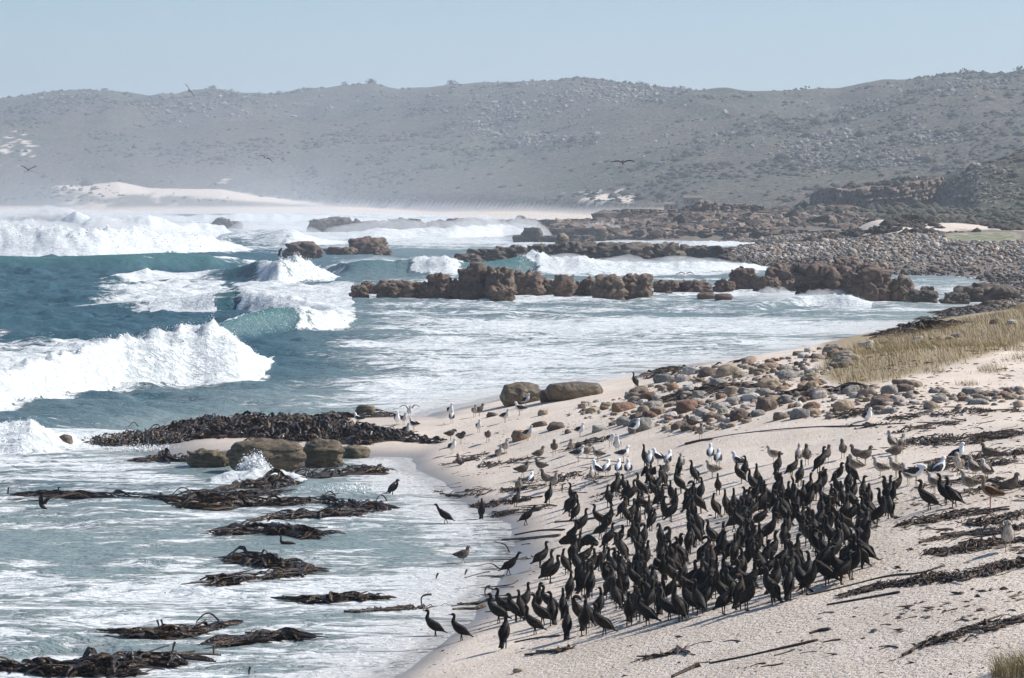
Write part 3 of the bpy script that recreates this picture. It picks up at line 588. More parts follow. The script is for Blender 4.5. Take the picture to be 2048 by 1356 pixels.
def ledge(pp, d0, d1, seed, label, mat=R_PALE, **kw):
    n = len(pp); pts = []
    for i, (px, top, base) in enumerate(pp):
        d = d0 + (d1 - d0) * i / (n - 1); pts.append((px, d, zat(base, d) - .4, zat(top, d)))
    cliff('rock_ledge', pts, mat, label, seed, group=lg, **kw)
ledge([(1185,462,482),(1300,460,484),(1450,458,485),(1560,460,482),(1680,462,478),(1760,470,476)], 745, 700, 11, 'lowest grey brown ledge of the rocky point, dropping straight to the water', R_PALE, nu=260, step=2.4, block=3.2)
ledge([(1100,452,464),(1250,448,462),(1400,447,461),(1550,446,460),(1700,452,463)], 800, 770, 23, 'middle brown ledge of the rocky point with long level beds', R_PALE, nu=260, step=2.4, block=3.4)
ledge([(1075,440,454),(1200,436,450),(1350,436,450),(1500,438,450),(1650,442,451)], 860, 830, 37, 'upper pale ledge of the rocky point below the scrub', R_PALE, nu=240, step=2.4, block=3.4)
ledge([(1370,417,436),(1400,408,434),(1450,404,430),(1500,406,424),(1530,411,418)], 930, 930, 41, 'craggy pale outcrop crowning the rocky point', R_PALE, nu=120, step=2.2, block=3)
ledge([(1190,425,436),(1260,420,432),(1330,420,431),(1390,420,430)], 960, 960, 47, 'thin broken ledge along the seaward brow of the rocky point', R_PALE, nu=120, step=1.5, block=3)
cliff('hillside_cliff', [(1622,985,zat(414,985),zat(392,985)),(1660,960,zat(415,960),zat(376,960)),(1720,955,zat(413,955),zat(371,955)),(1790,955,zat(408,955),zat(367,955)),(1850,960,zat(401,960),zat(358,960)),(1885,970,zat(390,970),zat(351,970)),(1905,985,zat(380,985),zat(352,985))],
      R_PALE, 'long weathered rock cliff along the crest of the scrubby slope', 53, nu=240, nv=22, step=2.6, block=4.5, back=30)

# ------------------------------------------------------------------ boulders on the beach
def poly_in(px, py, poly):
    c = False; n = len(poly)
    for i in range(n):
        (x1, y1), (x2, y2) = poly[i], poly[i - 1]
        if (y1 > py) != (y2 > py) and px < (x2 - x1) * (py - y1) / (y2 - y1) + x1: c = not c
    return c
B_COL = {'grey': ((.17, .155, .135), (.27, .25, .225), (.38, .355, .32)), 'tan': ((.22, .16, .105), (.34, .255, .18), (.45, .37, .29)), 'rust': ((.16, .085, .048), (.26, .155, .095), (.36, .25, .18)),
         'brown': ((.095, .065, .045), (.17, .12, .085), (.27, .21, .16)), 'white': ((.36, .32, .28), (.48, .43, .38), (.58, .53, .48))}
B_MAT = {k: rock_mat('boulder_' + k, *v, 2.2, .05) for k, v in B_COL.items()}
B_WORD = {'grey': 'blue grey', 'tan': 'tan', 'rust': 'rusty orange', 'brown': 'dark brown', 'white': 'bleached white'}
_bm = [rock_mesh('boulder', 900 + i, (1.25, random.uniform(.8, 1.1), random.uniform(.62, .9)), 9, boxy=random.uniform(.1, .5), rough=random.uniform(.2, .36)) for i in range(12)]
B_MESH = {}
def boulder(px, py, wpx, color=None, label=None, group='rounded boulders of the stony bank', sink=.18, where='stony bank above the sand'):
    x, y, z = hit(px, py)
    w = wpx * .98 * y / FPX / 1.25
    wpx = wpx; color = color or random.choices(list(B_COL), [24, 36, 12, 16, 12])[0]
    k = random.randrange(len(_bm)); me = B_MESH.get((k, color))
    if me is None:
        me = _bm[k].copy(); me.materials.clear(); me.materials.append(B_MAT[color]); B_MESH[(k, color)] = me
    size = 'small' if w < .32 else 'mid sized' if w < .6 else 'large'
    o = obj('boulder', me, None, loc=(x, y, z - sink * w * .6), rot=(random.uniform(-.2, .2), random.uniform(-.2, .2), random.uniform(0, 6.28)), scale=(w, w, w * random.uniform(.75, 1.1)),
            label=label or f'{size} rounded {B_WORD[color]} boulder among the {where}', cat='boulder', group=group)
    return (x, y, w)
ZONES = [([(1135,832),(1180,805),(1290,775),(1350,752),(1430,735),(1560,716),(1660,694),(1705,705),(1700,735),(1640,752),(1660,790),(1560,815),(1480,852),(1400,868),(1290,862),(1180,842)], 238, (12, 52), 'stony bank above the sand'),
         ([(1600,800),(1680,785),(1790,770),(1900,790),(2040,775),(2048,815),(1900,812),(1760,832),(1640,838),(1560,830)], 52, (14, 50), 'stones scattered below the grassy dune'),
         ([(1690,705),(1720,690),(1880,668),(2000,640),(2048,632),(2048,650),(1800,700)], 12, (14, 28), 'stones along the dune edge')]
used = []
for (px, py, w, c, lab) in [(928+0,0,0,None,None)][:0] + [
    (1078,853,34,'brown','dark cone shaped boulder standing alone on the open sand'),(1112,858,40,'brown','rounded brown boulder beside the dark cone shaped one on open sand'),(1041,879,48,'rust','large orange red domed boulder with a gull beside it'),
    (1197,862,30,'grey','upright slate blue angular block among the stones'),(1086,830,22,'tan','small half buried stone on the sand near the big wet boulder'),(984,833,30,'brown','flat dark boulder half buried on the seaward sand'),(1136,866,20,'brown','small dark boulder next to the gulls on the sand'),
    (1732,694,34,'white','big pale boulder standing up at the corner of the dry grass'),(1865,698,24,'tan','pale boulder sunk in the dry grass'),(1804,770,40,'brown','brown boulder at the foot of the dry grass'),(1828,772,42,'tan','humped tan boulder touching the brown one below the grass'),
    (1880,783,26,'tan','egg shaped yellow boulder on the dune sand'),(1688,820,44,'tan','large domed tan boulder with reddish base by the kelp'),(1778,826,34,'grey','square pale green grey boulder by the kelp line'),(1562,838,34,'brown','pair forming brown domed boulder on the sand'),
    (1600,836,42,'grey','grey humped boulder beside the brown domed one'),(1775,803,36,'rust','long orange boulder lying below the dune'),(1955,808,40,'grey','tall grey boulder leaning on a brown one near the kelp'),(2012,795,42,'rust','flat orange brown boulder near the kelp on the dune foot'),
    (1395,860,22,'rust','small orange cobble at the sandy edge of the stones'),(1036,1344,22,'tan','round tan stone alone on the sand below the flock'),(857,1285,18,'brown','small wet dark stone at the swash edge')]:
    used.append(boulder(px, py, w, c, lab))
for poly, cnt, (w0, w1), where in ZONES:
    xs = [p[0] for p in poly]; ys = [p[1] for p in poly]; k = 0; tries = 0
    while k < cnt and tries < cnt * 30:
        tries += 1
        px, py = random.uniform(min(xs), max(xs)), random.uniform(min(ys), max(ys))
        if not poly_in(px, py, poly): continue
        x, y, z = hit(px, py); wpx = w0 + (w1 - w0) * random.random() ** 1.7; w = wpx * y / FPX
        if any((x - a) ** 2 + ((y - b) * .55) ** 2 < (.29 * (w + c)) ** 2 for a, b, c in used): continue
        used.append(boulder(px, py, wpx, where=where)); k += 1

# far boulder beach: too many to pick apart
def ico(sub=0):
    t = (1 + 5 ** .5) / 2
    V = np.array([(-1,t,0),(1,t,0),(-1,-t,0),(1,-t,0),(0,-1,t),(0,1,t),(0,-1,-t),(0,1,-t),(t,0,-1),(t,0,1),(-t,0,-1),(-t,0,1)], float)
    F = np.array([(0,11,5),(0,5,1),(0,1,7),(0,7,10),(0,10,11),(1,5,9),(5,11,4),(11,10,2),(10,7,6),(7,1,8),(3,9,4),(3,4,2),(3,2,6),(3,6,8),(3,8,9),(4,9,5),(2,4,11),(6,2,10),(8,6,7),(9,8,1)])
    for _ in range(sub):
        e = {}; nv = list(V); nf = []
        def mid(a, b):
            k = (min(a, b), max(a, b))
            if k not in e: e[k] = len(nv); nv.append((V[a] + V[b]) / 2)
            return e[k]
        for a, b, c in F:
            x, y, z = mid(a, b), mid(b, c), mid(c, a); nf += [(a, x, z), (x, b, y), (z, y, c), (x, y, z)]
        V = np.array(nv); F = np.array(nf)
    return V / np.linalg.norm(V, axis=1)[:, None], F
ICO0 = ico(0)
OCT = (np.array([(1,0,0),(-1,0,0),(0,1,0),(0,-1,0),(0,0,1),(0,0,-1)], float), np.array([(0,2,4),(2,1,4),(1,3,4),(3,0,4),(2,0,5),(1,2,5),(3,1,5),(0,3,5)]))
def scatter(name, P, size, mat, base=ICO0, squash=(1, 1, .7), jit=.25, col=None, lift=.25, smooth=True, label=None, cat=None):
    """many small lumps joined in one mesh; P (n,3), size (n,)"""
    V0, F0 = base; n = len(P); r = np.random.default_rng(len(P))
    a = r.uniform(0, 6.283, n); ca, sa = np.cos(a), np.sin(a)
    S = r.uniform(.7, 1.3, (n, 3)) * np.array(squash) * size[:, None] * .5
    W = V0[None] * (1 + jit * (r.random((n, len(V0), 1)) - .5) * 2) * S[:, None]
    X = W[..., 0] * ca[:, None] - W[..., 1] * sa[:, None]; Y = W[..., 0] * sa[:, None] + W[..., 1] * ca[:, None]
    V = np.stack([X, Y, W[..., 2] + (S[:, 2] * lift * 2)[:, None]], -1) + P[:, None]
    F = (F0[None] + (np.arange(n) * len(V0))[:, None, None]).reshape(-1, 3)
    at = None
    if col is not None: at = {'tone': np.repeat(col, len(V0), 0)}
    o = obj(name, mesh_np(name, V.reshape(-1, 3), F, smooth, at), mat, kind='stuff', label=label, cat=cat)
    return o
def tone_mat(name, rough=.9, bump=0., bs=8.):
    M = NT(name); c = M.attr('tone').outputs['Color']
    n = M.noise(M.pos(), bs, 4, .65)
    c = M.mix(M.ramp(n, .35, .7), M.mix(.45, c, (.02, .015, .01)), c)
    M.P(Base__Color=c, Roughness=rough)
    if bump: M.P(Normal=M.bump(n, .8, bump))
    return M.m
T_STONE = tone_mat('far_stones', .9, .15, 3.)
def stone_colors(n, r, dark=.0):
    pal = np.array([(.30,.28,.26),(.33,.26,.20),(.42,.37,.32),(.26,.16,.10),(.15,.11,.085),(.22,.20,.19)])
    c = pal[r.choice(6, n, p=[.25,.25,.15,.12,.13,.10])] * r.uniform(.55, 1.85, (n, 1))
    return np.concatenate([c, np.ones((n, 1))], 1)
def far_stones():
    r = np.random.default_rng(3)
    y = r.uniform(300, 715, 46000) ; s = r.uniform(-1.5, 62, 46000); x = shore(y) + s
    px = 1024 + FPX * x / y; z = land(x, y)
    ok = (px < 2120) & (z > -.3) & (r.random(46000) < np.interp(y, [300, 420, 640], [1, .8, .45]))
    ok &= ~((np.abs(x - 82) < 20) & (np.abs(y - 578) < 27)) & ((y < 640) | (s < 26)) & ~((np.exp(-((px - 1990) / 110) ** 4 - ((HZ + FPX * (EYE - z) / y - 472) / 13) ** 4) > .5) & (y > 450))
    x, y, z = x[ok], y[ok], z[ok]; n = len(x)
    xa = r.uniform(0, 1, 2600); ya = r.uniform(232, 305, 2600); xa = shore(ya) - 1 + xa * 13; x = np.concatenate([x, xa]); y = np.concatenate([y, ya]); z = np.concatenate([z, land(xa, ya)]); n = len(x)
    size = np.exp(r.normal(-.45, .42, n)) * np.interp(y, [300, 450, 640], [.5, .62, .66])
    col = stone_colors(n, r)
    low = sstep(1.3, .3, z + (fbm2(x / 8, y / 16, 3, 7) - .5) * 2.0)[:, None]
    col[:, :3] = col[:, :3] * (1 - .72 * low) 
    nearm = y < 400
    for m, base, nm in ((nearm, ICO0, 'stones heaped in the cove by the outcrop'), (~nearm, ICO0, 'long bank of far boulders beyond the cove')):
        scatter('far_boulders', np.stack([x, y, z], -1)[m], size[m], T_STONE, base, (1.1, 1, .75), .2, col[m], .22, label='pale ' + nm + ', too many to count', cat='boulders')
far_stones()

def ledge_blocks():
    """broken angular blocks lying in level rows over the rocky point"""
    r = np.random.default_rng(17); N = 14000
    row = r.integers(0, 15, N); y = 722 + row * 17 + r.normal(0, 2.6, N); x = r.uniform(0, 120, N); px = 1024 + FPX * x / y; z = land(x, y)
    ok = (px > 1075 + (y - 722) * .1) & (px < 1760 - (y - 722) * .25) & (z > .6) & (fbm2(x / 7, row * 3.3, 3, 6) > .38)
    ok &= ~((np.abs(px - 1556) < 62) & (y > 895))
    x, y, z = x[ok], y[ok], z[ok]; n = len(x)
    col = np.concatenate([np.array([(.22, .155, .115), (.16, .11, .08), (.29, .22, .175), (.09, .065, .05)])[r.integers(0, 4, n)] * r.uniform(.8, 1.2, (n, 1)), np.ones((n, 1))], 1)
    scatter('ledge_rubble', np.column_stack([x, y, z - .2]), np.exp(r.normal(.42, .36, n)), tone_mat('ledge_tone', .95, .3, 1.0), ICO0, (1.6, 1.0, .8), .38, col, .15, False, label='countless brown angular blocks lying in rows over the rocky point', cat='rocks')
ledge_blocks()

def cobbles():
    """small stones filling the gaps between the boulders"""
    r = np.random.default_rng(23); P = []
    for poly, cnt in ((ZONES[0][0], 620), (ZONES[1][0], 220)):
        xs = [p[0] for p in poly]; ys = [p[1] for p in poly]; k = 0
        while k < cnt:
            a, b = r.uniform(min(xs), max(xs)), r.uniform(min(ys), max(ys))
            if poly_in(a, b, poly): P.append(hit(a, b)); k += 1
    P = np.array(P); n = len(P)
    scatter('cobbles', P - (0, 0, .03), np.clip(np.exp(r.normal(-1.75, .45, n)), .05, .36), tone_mat('cobble_tone', .9, .05, 9.), ICO0, (1.2, 1, .75), .2, stone_colors(n, r) * np.array((.95, .9, .85, 1)), .25, label='small pale and brown cobbles filling the gaps of the stony bank', cat='cobbles')
cobbles()
# ------------------------------------------------------------------ birds
def catmull(C, n):
    C = np.asarray(C, float); m = len(C); t = np.linspace(0, m - 1, n); i = np.clip(t.astype(int), 0, m - 2); f = (t - i)[:, None]
    p0, p1, p2, p3 = C[np.clip(i - 1, 0, m - 1)], C[i], C[i + 1], C[np.clip(i + 2, 0, m - 1)]
    return .5 * (2 * p1 + (p2 - p0) * f + (2 * p0 - 5 * p1 + 4 * p2 - p3) * f ** 2 + (3 * p1 - p0 - 3 * p2 + p3) * f ** 3)
def loft(ctrl, rings=26, sides=10, side=(0, 1, 0)):
    """closed tube through control rings (x, y, z, half width, half height)"""
    R = catmull(ctrl, rings); P = R[:, :3]; w = np.maximum(R[:, 3], .001); h = np.maximum(R[:, 4], .001)
    T = np.gradient(P, axis=0); T /= np.linalg.norm(T, axis=1)[:, None] + 1e-9
    S = np.array(side, float)[None] - T * (T @ np.array(side, float))[:, None]; S /= np.linalg.norm(S, axis=1)[:, None] + 1e-9
    U = np.cross(T, S)
    a = np.linspace(0, 2 * math.pi, sides, endpoint=False)
    V = P[:, None] + S[:, None] * (np.cos(a)[None, :, None] * w[:, None, None]) + U[:, None] * (np.sin(a)[None, :, None] * h[:, None, None])
    V = V.reshape(-1, 3); i = np.arange(rings - 1)[:, None] * sides; j = np.arange(sides)[None]; k = (j + 1) % sides
    F = np.stack([i + j, i + k, i + sides + k, i + sides + j], -1).reshape(-1, 4)
    n = len(V); V = np.concatenate([V, P[:1], P[-1:]])
    cap0 = np.stack([np.full(sides, n), (np.arange(sides) + 1) % sides, np.arange(sides), np.arange(sides)], -1)
    b = (rings - 1) * sides
    cap1 = np.stack([np.full(sides, n + 1), b + np.arange(sides), b + (np.arange(sides) + 1) % sides, b + (np.arange(sides) + 1) % sides], -1)
    tri = np.concatenate([cap0[:, :3], cap1[:, :3], F[:, [0, 1, 2]], F[:, [0, 2, 3]]])
    return V, tri
def join(parts):
    V = []; F = []; n = 0
    for v, f in parts: V.append(v); F.append(f + n); n += len(v)
    return np.concatenate(V), np.concatenate(F)
def leg_geo(x, y, top, r=.009, foot=.075, lift=0., dx=0.):
    V, F = loft([(x, y, top, r * 1.8, r * 1.8), (x + dx * .5 + .006, y, top * .5, r, r), (x + dx, y, lift + .012, r, r), (x + dx + .004, y, lift + .004, r, r * .8)], 8, 6)
    w = foot * .42; z = lift + .004
    fv = np.array([(x + dx - .015, y, z + .008), (x + dx + foot, y - w, z), (x + dx + foot * 1.15, y, z), (x + dx + foot, y + w, z), (x + dx + .01, y, z + .014), (x + dx + .2 * foot, y, z - .006)])
    ff = np.array([(4, 1, 2), (4, 2, 3), (0, 1, 4), (0, 4, 3), (5, 2, 1), (5, 3, 2), (0, 5, 1), (0, 3, 5)])
    return join([(V, F), (fv, ff)])
def wing_folded(root, mid, tip, th=.014, h0=.05, h1=.058, h2=.012, sg=1):
    C = [(root[0] + .02, sg * root[1] * .9, root[2] + .01, th * .4, h0 * .35), (root[0], sg * root[1], root[2], th, h0), (mid[0], sg * mid[1], mid[2], th, h1), ((mid[0] + tip[0]) / 2, sg * (mid[1] + tip[1]) / 2, (mid[2] + tip[2]) / 2, th * .8, h1 * .6), (tip[0], sg * tip[1], tip[2], th * .3, h2)]
    return loft(C, 14, 8)
def wing_open(root, elbow, tip, chord, sg=1, fringe=True, chord2=None, hang=False):
    """thick flat wing along its span with separate finger feathers at the end"""
    c = chord; c2 = chord2 or chord
    C = [(root[0], sg * root[1], root[2]), (elbow[0], sg * elbow[1], elbow[2]), (tip[0], sg * tip[1], tip[2])]
    R = catmull(C, 9); cw = np.interp(np.linspace(0, 1, 9), [0, .45, .8, 1], [c, c2, c2 * .75, c * .18])
    V = []; F = []
    for i in range(9):
        x, y, z = R[i]
        for (f, dz) in ((.35, 0), (.15, .014), (-.35, .008), (-.75 - .07 * (i % 2), 0), (-.35, -.008), (.15, -.008)): V.append((x + dz, y, z + f * cw[i]) if hang else (x + f * cw[i], y, z + dz))
    for i in range(8):
        for k in range(6):
            a, b, d, e = i * 6 + k, i * 6 + (k + 1) % 6, (i + 1) * 6 + (k + 1) % 6, (i + 1) * 6 + k
            F += [(a, b, d), (a, d, e)] if (sg > 0) != hang else [(a, d, b), (a, e, d)]
    return np.array(V), np.array(F)
def bill_geo(p, d, L, r, hook=.4):
    p = np.array(p); d = np.array(d, float); d /= np.linalg.norm(d); e = p + d * L
    return loft([(*(p - d * .012), r * .9, r), (*(p + d * L * .3), r * .8, r * .85), (*(p + d * L * .8), r * .5, r * .6), (*(e + np.array((0, 0, -r * hook))), r * .25, r * .3)], 8, 6)

def bird_mat(name, col, col2, rough=.6, scale=30., mott=.5, sheen=0.):
    M = NT(name); p = M.ob(); r = M.rand()
    n = M.noise(M.scl(p, (1, 1.4, .55)), scale, 4, .65)
    c = M.mix(M.ramp(n, .5 - .15 * mott, .5 + .2 * mott), col, col2)
    c = M.n('HueSaturation', Color=c, Value=M.math('ADD', .6, M.math('MULTIPLY', r, .6))).outputs[0]
    return M.P(Base__Color=c, Roughness=rough, Normal=M.bump(n, .6, .012), Specular__IOR__Level=.15)
CM = {'body': bird_mat('cormorant_plumage', (.006, .005, .0045), (.016, .012, .009), .55, 26), 'wing': bird_mat('cormorant_wing', (.008, .0065, .005), (.026, .019, .014), .5, 40),
      'young': bird_mat('cormorant_young_plumage', (.014, .010, .007), (.040, .027, .019), .6, 26), 'bill': bird_mat('cormorant_bill', (.10, .075, .05), (.20, .15, .10), .4), 'leg': bird_mat('cormorant_leg', (.012, .011, .011), (.02, .018, .016), .5),
      'face': bird_mat('cormorant_face', (.42, .20, .04), (.5, .27, .06), .5)}
GM = {'white': bird_mat('gull_white', (.74, .74, .73), (.80, .80, .79), .7, 20, .3), 'slate': bird_mat('gull_slate', (.022, .022, .026), (.05, .05, .055), .6), 'brown': bird_mat('gull_brown', (.10, .072, .052), (.30, .235, .18), .7, 32, 1.), 'pale': bird_mat('gull_mottled', (.26, .215, .18), (.56, .51, .46), .7, 26, .8),
      'dusk': bird_mat('gull_dusky', (.09, .07, .058), (.16, .13, .11), .7, 30, .6), 'bill': bird_mat('gull_bill', (.62, .38, .06), (.7, .45, .08), .4), 'dark': bird_mat('gull_dark_bill', (.02, .018, .016), (.04, .035, .03), .4), 'leg': bird_mat('gull_leg', (.36, .33, .22), (.45, .40, .28), .5)}
def bird_kind(name, parts):
    """parts: list of (part name, geometry, material); the first is the body"""
    return [(n, mesh_np(n if i else name, g[0], g[1], True), m) for i, (n, g, m) in enumerate(parts)]
def put_bird(name, kind, loc, rz, label, cat, group, scale=1., mats=None, tilt=(0, 0)):
    root = None
    for i, (n, me, m) in enumerate(kind):
        m = (mats or {}).get(n, m)
        key = (id(me), m.name)
        me2 = BIRD_MESH.get(key)
        if me2 is None:
            me2 = me.copy(); me2.materials.clear(); me2.materials.append(m); BIRD_MESH[key] = me2
        if i == 0:
            root = obj(name, me2, None, loc=loc, rot=(tilt[0], tilt[1], rz), scale=scale, label=label, cat=cat, group=group)
        else: obj(n, me2, None, parent=root)
    return root
BIRD_MESH = {}

def cormorant(neck, body=None, wings='fold', bill=None, legdx=0., sway=0.):
    B = body or [(-.235, .050, .045, .008), (-.16, .115, .042, .018), (-.105, .175, .058, .046), (-.035, .255, .084, .082), (.035, .335, .080, .078), (.072, .405, .056, .056)]
    C = [(x, 0, z, w, h) for x, z, w, h in B] + [(a[0], a[1], a[2], a[3], a[3] * 1.08) for a in neck]
    C = [(a, b, c, w * 1.13, h * 1.13) for a, b, c, w, h in C]
    V, F = loft(C, 34, 12)
    h, t = np.array(neck[-2][:3]), np.array(neck[-1][:3]); d = bill if bill is not None else t - h
    parts = [('body', (V, F), CM['body']), ('bill', bill_geo(t, d, .058, .0095), CM['bill']), ('throat_patch', loft([(*(t - (0, 0, .012)), .003, .003), (*(t + np.array(d) / np.linalg.norm(d) * .006 - (0, 0, .007)), .0095, .007), (*(t + np.array(d) / np.linalg.norm(d) * .022 - (0, 0, .004)), .003, .003)], 6, 6), CM['face'])]
    s0, s1, s2 = B[-1], B[3], B[1]
    for sg in (1, -1):
        if wings == 'fold': g = wing_folded((s0[0] - .03, .058, s0[1] - .035), (s1[0] - .035, .082, s1[1] + .01), (s2[0] - .015, .022, s2[1] + .01), .013, .045, .066, .012, sg)
        elif wings == 'open': g = wing_open((s0[0] - .04, .055, s0[1] - .02), (s0[0] - .02, .26, s0[1] + .055), (s0[0] - .10, .52, s0[1] - .06), .19, sg, chord2=.24, hang=True)
        elif wings == 'half': g = wing_open((s0[0] - .05, .055, s0[1] - .03), (s0[0] - .03, .17, s0[1] + .02), (s0[0] - .14, .24, s0[1] - .16), .20, sg, chord2=.2, hang=True)
        else: g = wing_open((s0[0] - .04, .05, s0[1]), (s0[0] - .01, .20, s0[1] + .20), (s0[0] - .06, .34, s0[1] + .26), .17, sg)
        parts.append(('wing', g, CM['wing']))
    for sg in (1, -1): parts.append(('leg', leg_geo(-.055, sg * .04, B[2][1] + .02, .011, .07, 0, legdx * sg), CM['leg']))
    return bird_kind('cormorant', parts)
LEAN = [(-.30, .105, .04, .008), (-.215, .145, .04, .018), (-.15, .18, .056, .045), (-.055, .235, .082, .08), (.035, .30, .078, .078), (.09, .365, .056, .056)]
CORM = {
 'tall': cormorant([(.088, 0, .455, .036), (.082, 0, .51, .027), (.082, 0, .56, .024), (.10, 0, .592, .027), (.135, 0, .596, .019), (.15, 0, .595, .011)]),
 'alert': cormorant([(.095, 0, .445, .036), (.078, 0, .50, .027), (.072, 0, .555, .024), (.092, 0, .60, .027), (.124, 0, .614, .020), (.14, 0, .622, .011)]),
 'turned': cormorant([(.085, .004, .45, .036), (.075, .008, .505, .027), (.075, .012, .555, .024), (.085, .028, .588, .027), (.096, .062, .594, .019), (.10, .078, .593, .011)]),
 'turned_other': cormorant([(.085, -.004, .45, .036), (.075, -.008, .505, .027), (.07, -.012, .55, .024), (.072, -.028, .582, .027), (.078, -.064, .59, .019), (.08, -.08, .592, .011)]),
 'hunched': cormorant([(.09, 0, .43, .040), (.075, 0, .47, .034), (.07, 0, .505, .029), (.09, 0, .535, .028), (.125, 0, .54, .020), (.14, 0, .536, .011)]),
 'preening': cormorant([(.095, 0, .45, .036), (.105, .01, .505, .028), (.08, .03, .55, .025), (.03, .055, .54, .027), (.0, .075, .505, .02), (-.012, .082, .488, .011)]),
 'leaning': cormorant([(.118, 0, .41, .038), (.112, 0, .47, .028), (.098, 0, .525, .024), (.112, 0, .562, .027), (.148, 0, .566, .019), (.165, 0, .566, .011)], LEAN, legdx=.02),
 'bowing': cormorant([(.13, 0, .40, .036), (.16, 0, .45, .028), (.185, 0, .50, .024), (.21, 0, .53, .027), (.245, 0, .53, .019), (.26, 0, .526, .011)], LEAN, legdx=.05),
 'spread': cormorant([(.088, 0, .455, .036), (.082, 0, .51, .027), (.082, 0, .56, .024), (.10, 0, .592, .027), (.135, 0, .596, .019), (.15, 0, .595, .011)], wings='open'),
 'half': cormorant([(.088, 0, .455, .036), (.082, 0, .51, .027), (.082, 0, .56, .024), (.10, 0, .592, .027), (.135, 0, .596, .019), (.15, 0, .595, .011)], wings='half'),
}
POSE_WORD = {'tall': 'standing tall with its neck straight up', 'alert': 'holding its head high and bill raised', 'turned': 'with its head turned to one side', 'turned_other': 'looking over its shoulder', 'hunched': 'hunched with its neck drawn in',
             'preening': 'bending its neck to preen', 'leaning': 'leaning forward with tail out behind', 'bowing': 'stepping with its neck stretched forward', 'half': 'shaking half opened wings', 'spread': 'holding both wings spread to dry'}
FLOCK = 'cormorants of the dense flock on the sand'
cor_used = []
def stand(px, py):
    x, y, z = hit(px, py)
    if z < -.02: x, y = seapt(px, py); z = -.02
    return x, y, z
def cor(px, py, pose, face, label=None, group=FLOCK, young=None, scale=None, at=None, zone='in the dense flock'):
    x, y, z = at or stand(px, py)
    young = random.random() < .3 if young is None else young
    mats = {'body': CM['young']} if young else None
    sc = scale or random.uniform(1.06, 1.22)
    cor_used.append((x, y))
    lab = label or f"{'brownish' if young else 'black'} cormorant {POSE_WORD[pose]} {zone}"
    return put_bird('cormorant', CORM[pose], (x, y, z - .004), math.radians(face), lab, 'cormorant', group, sc, mats)
EDGE = 'cormorants on the fringe of the flock'
for px, py, pose, face, lab in [
    (866,1274,'leaning',185,'brown cormorant facing the sea at the swash edge, in front of a kelp stalk'),(918,1283,'leaning',182,'slim dark cormorant facing the sea, right beside its twin on bare sand'),
    (1009,1297,'tall',75,'lone cormorant standing with its back to the viewer apart on the sand'),(992,1248,'leaning',178,'cormorant facing the sea beside the dry kelp stalk'),(1006,1236,'leaning',170,'pale fronted cormorant peering seaward behind another'),
    (1027,1245,'hunched',165,None),(1042,1240,'tall',120,None),(1065,1270,'leaning',172,'brown cormorant leaning seaward in front of the flock tip'),(1080,1252,'leaning',165,None),
    (1021,1150,'bowing',8,'slender cormorant walking inland with its neck stretched, by the kelp strands'),(1084,1135,'leaning',30,'cormorant leaning inland at the seaward fringe of the flock'),
    (1147,1126,'tall',60,'cormorant standing just in front of the one with spread wings'),(1158,1112,'spread',70,'cormorant with both wings fully spread to dry'),
    (1097,1227,'leaning',175,None),(1134,1279,'tall',85,'stout cormorant with its back turned at the lower fringe of the flock'),(1169,1271,'alert',-80,'cormorant facing the viewer with bill raised at the lower fringe'),(1203,1273,'leaning',165,None),
    (1258,1252,'alert',-95,None),(1290,1252,'leaning',160,None),(1333,1243,'leaning',168,None),(1126,1238,'alert',90,None),(1140,1200,'tall',75,None),(1162,1163,'tall',40,None),(1170,1190,'alert',45,None),(1203,1142,'tall',40,None),
    (888,1048,'bowing',176,'cormorant stepping seaward through the foam edge, bill held level'),(963,1041,'tall',-85,'cormorant standing upright on the swash line facing the viewer'),(1055,1050,'bowing',12,'cormorant striding inland over the kelp strands'),
    (1033,1014,'leaning',60,None),(1098,1008,'tall',60,None),(1853,1022,'leaning',165,'cormorant facing the flock alone on bare sand near the Egyptian style brown goose'.replace(' Egyptian style','')),(1887,1011,'alert',150,'cormorant with bill raised beside another near the brown goose'),
    (1904,1015,'leaning',140,'glossy black cormorant closest to the brown goose'),(1779,1037,'tall',100,'lone cormorant with its back turned just inland of the flock'),(1792,992,'leaning',25,None),(1556,951,'tall',60,None),(1586,954,'leaning',35,None),(1641,946,'tall',30,'thick necked cormorant standing among the brown gulls'),
    (1490,958,'turned',70,None),(1270,776,'alert',130,'single cormorant standing at the water edge beside the stony bank'),(1299,968,'half',60,'cormorant shaking half opened wings at the upper fringe of the flock'),(1560,1040,'half',80,None),(1290,935,'alert',110,None),(1325,975,'hunched',120,None)]:
    cor(px, py, pose, face, lab, EDGE if lab else FLOCK)
CORE = [(1195,1060),(1290,1010),(1400,1000),(1520,1000),(1640,1000),(1740,1010),(1745,1100),(1740,1140),(1690,1172),(1600,1196),(1500,1222),(1390,1245),(1290,1252),(1220,1240),(1200,1160)]
UPPER = [(1110,1010),(1230,985),(1330,955),(1480,945),(1600,965),(1720,965),(1800,985),(1760,1075),(1600,1040),(1400,1040),(1200,1090),(1110,1110)]
LOWER = [(1060,1200),(1110,1130),(1220,1130),(1240,1250),(1130,1270),(1050,1225)]
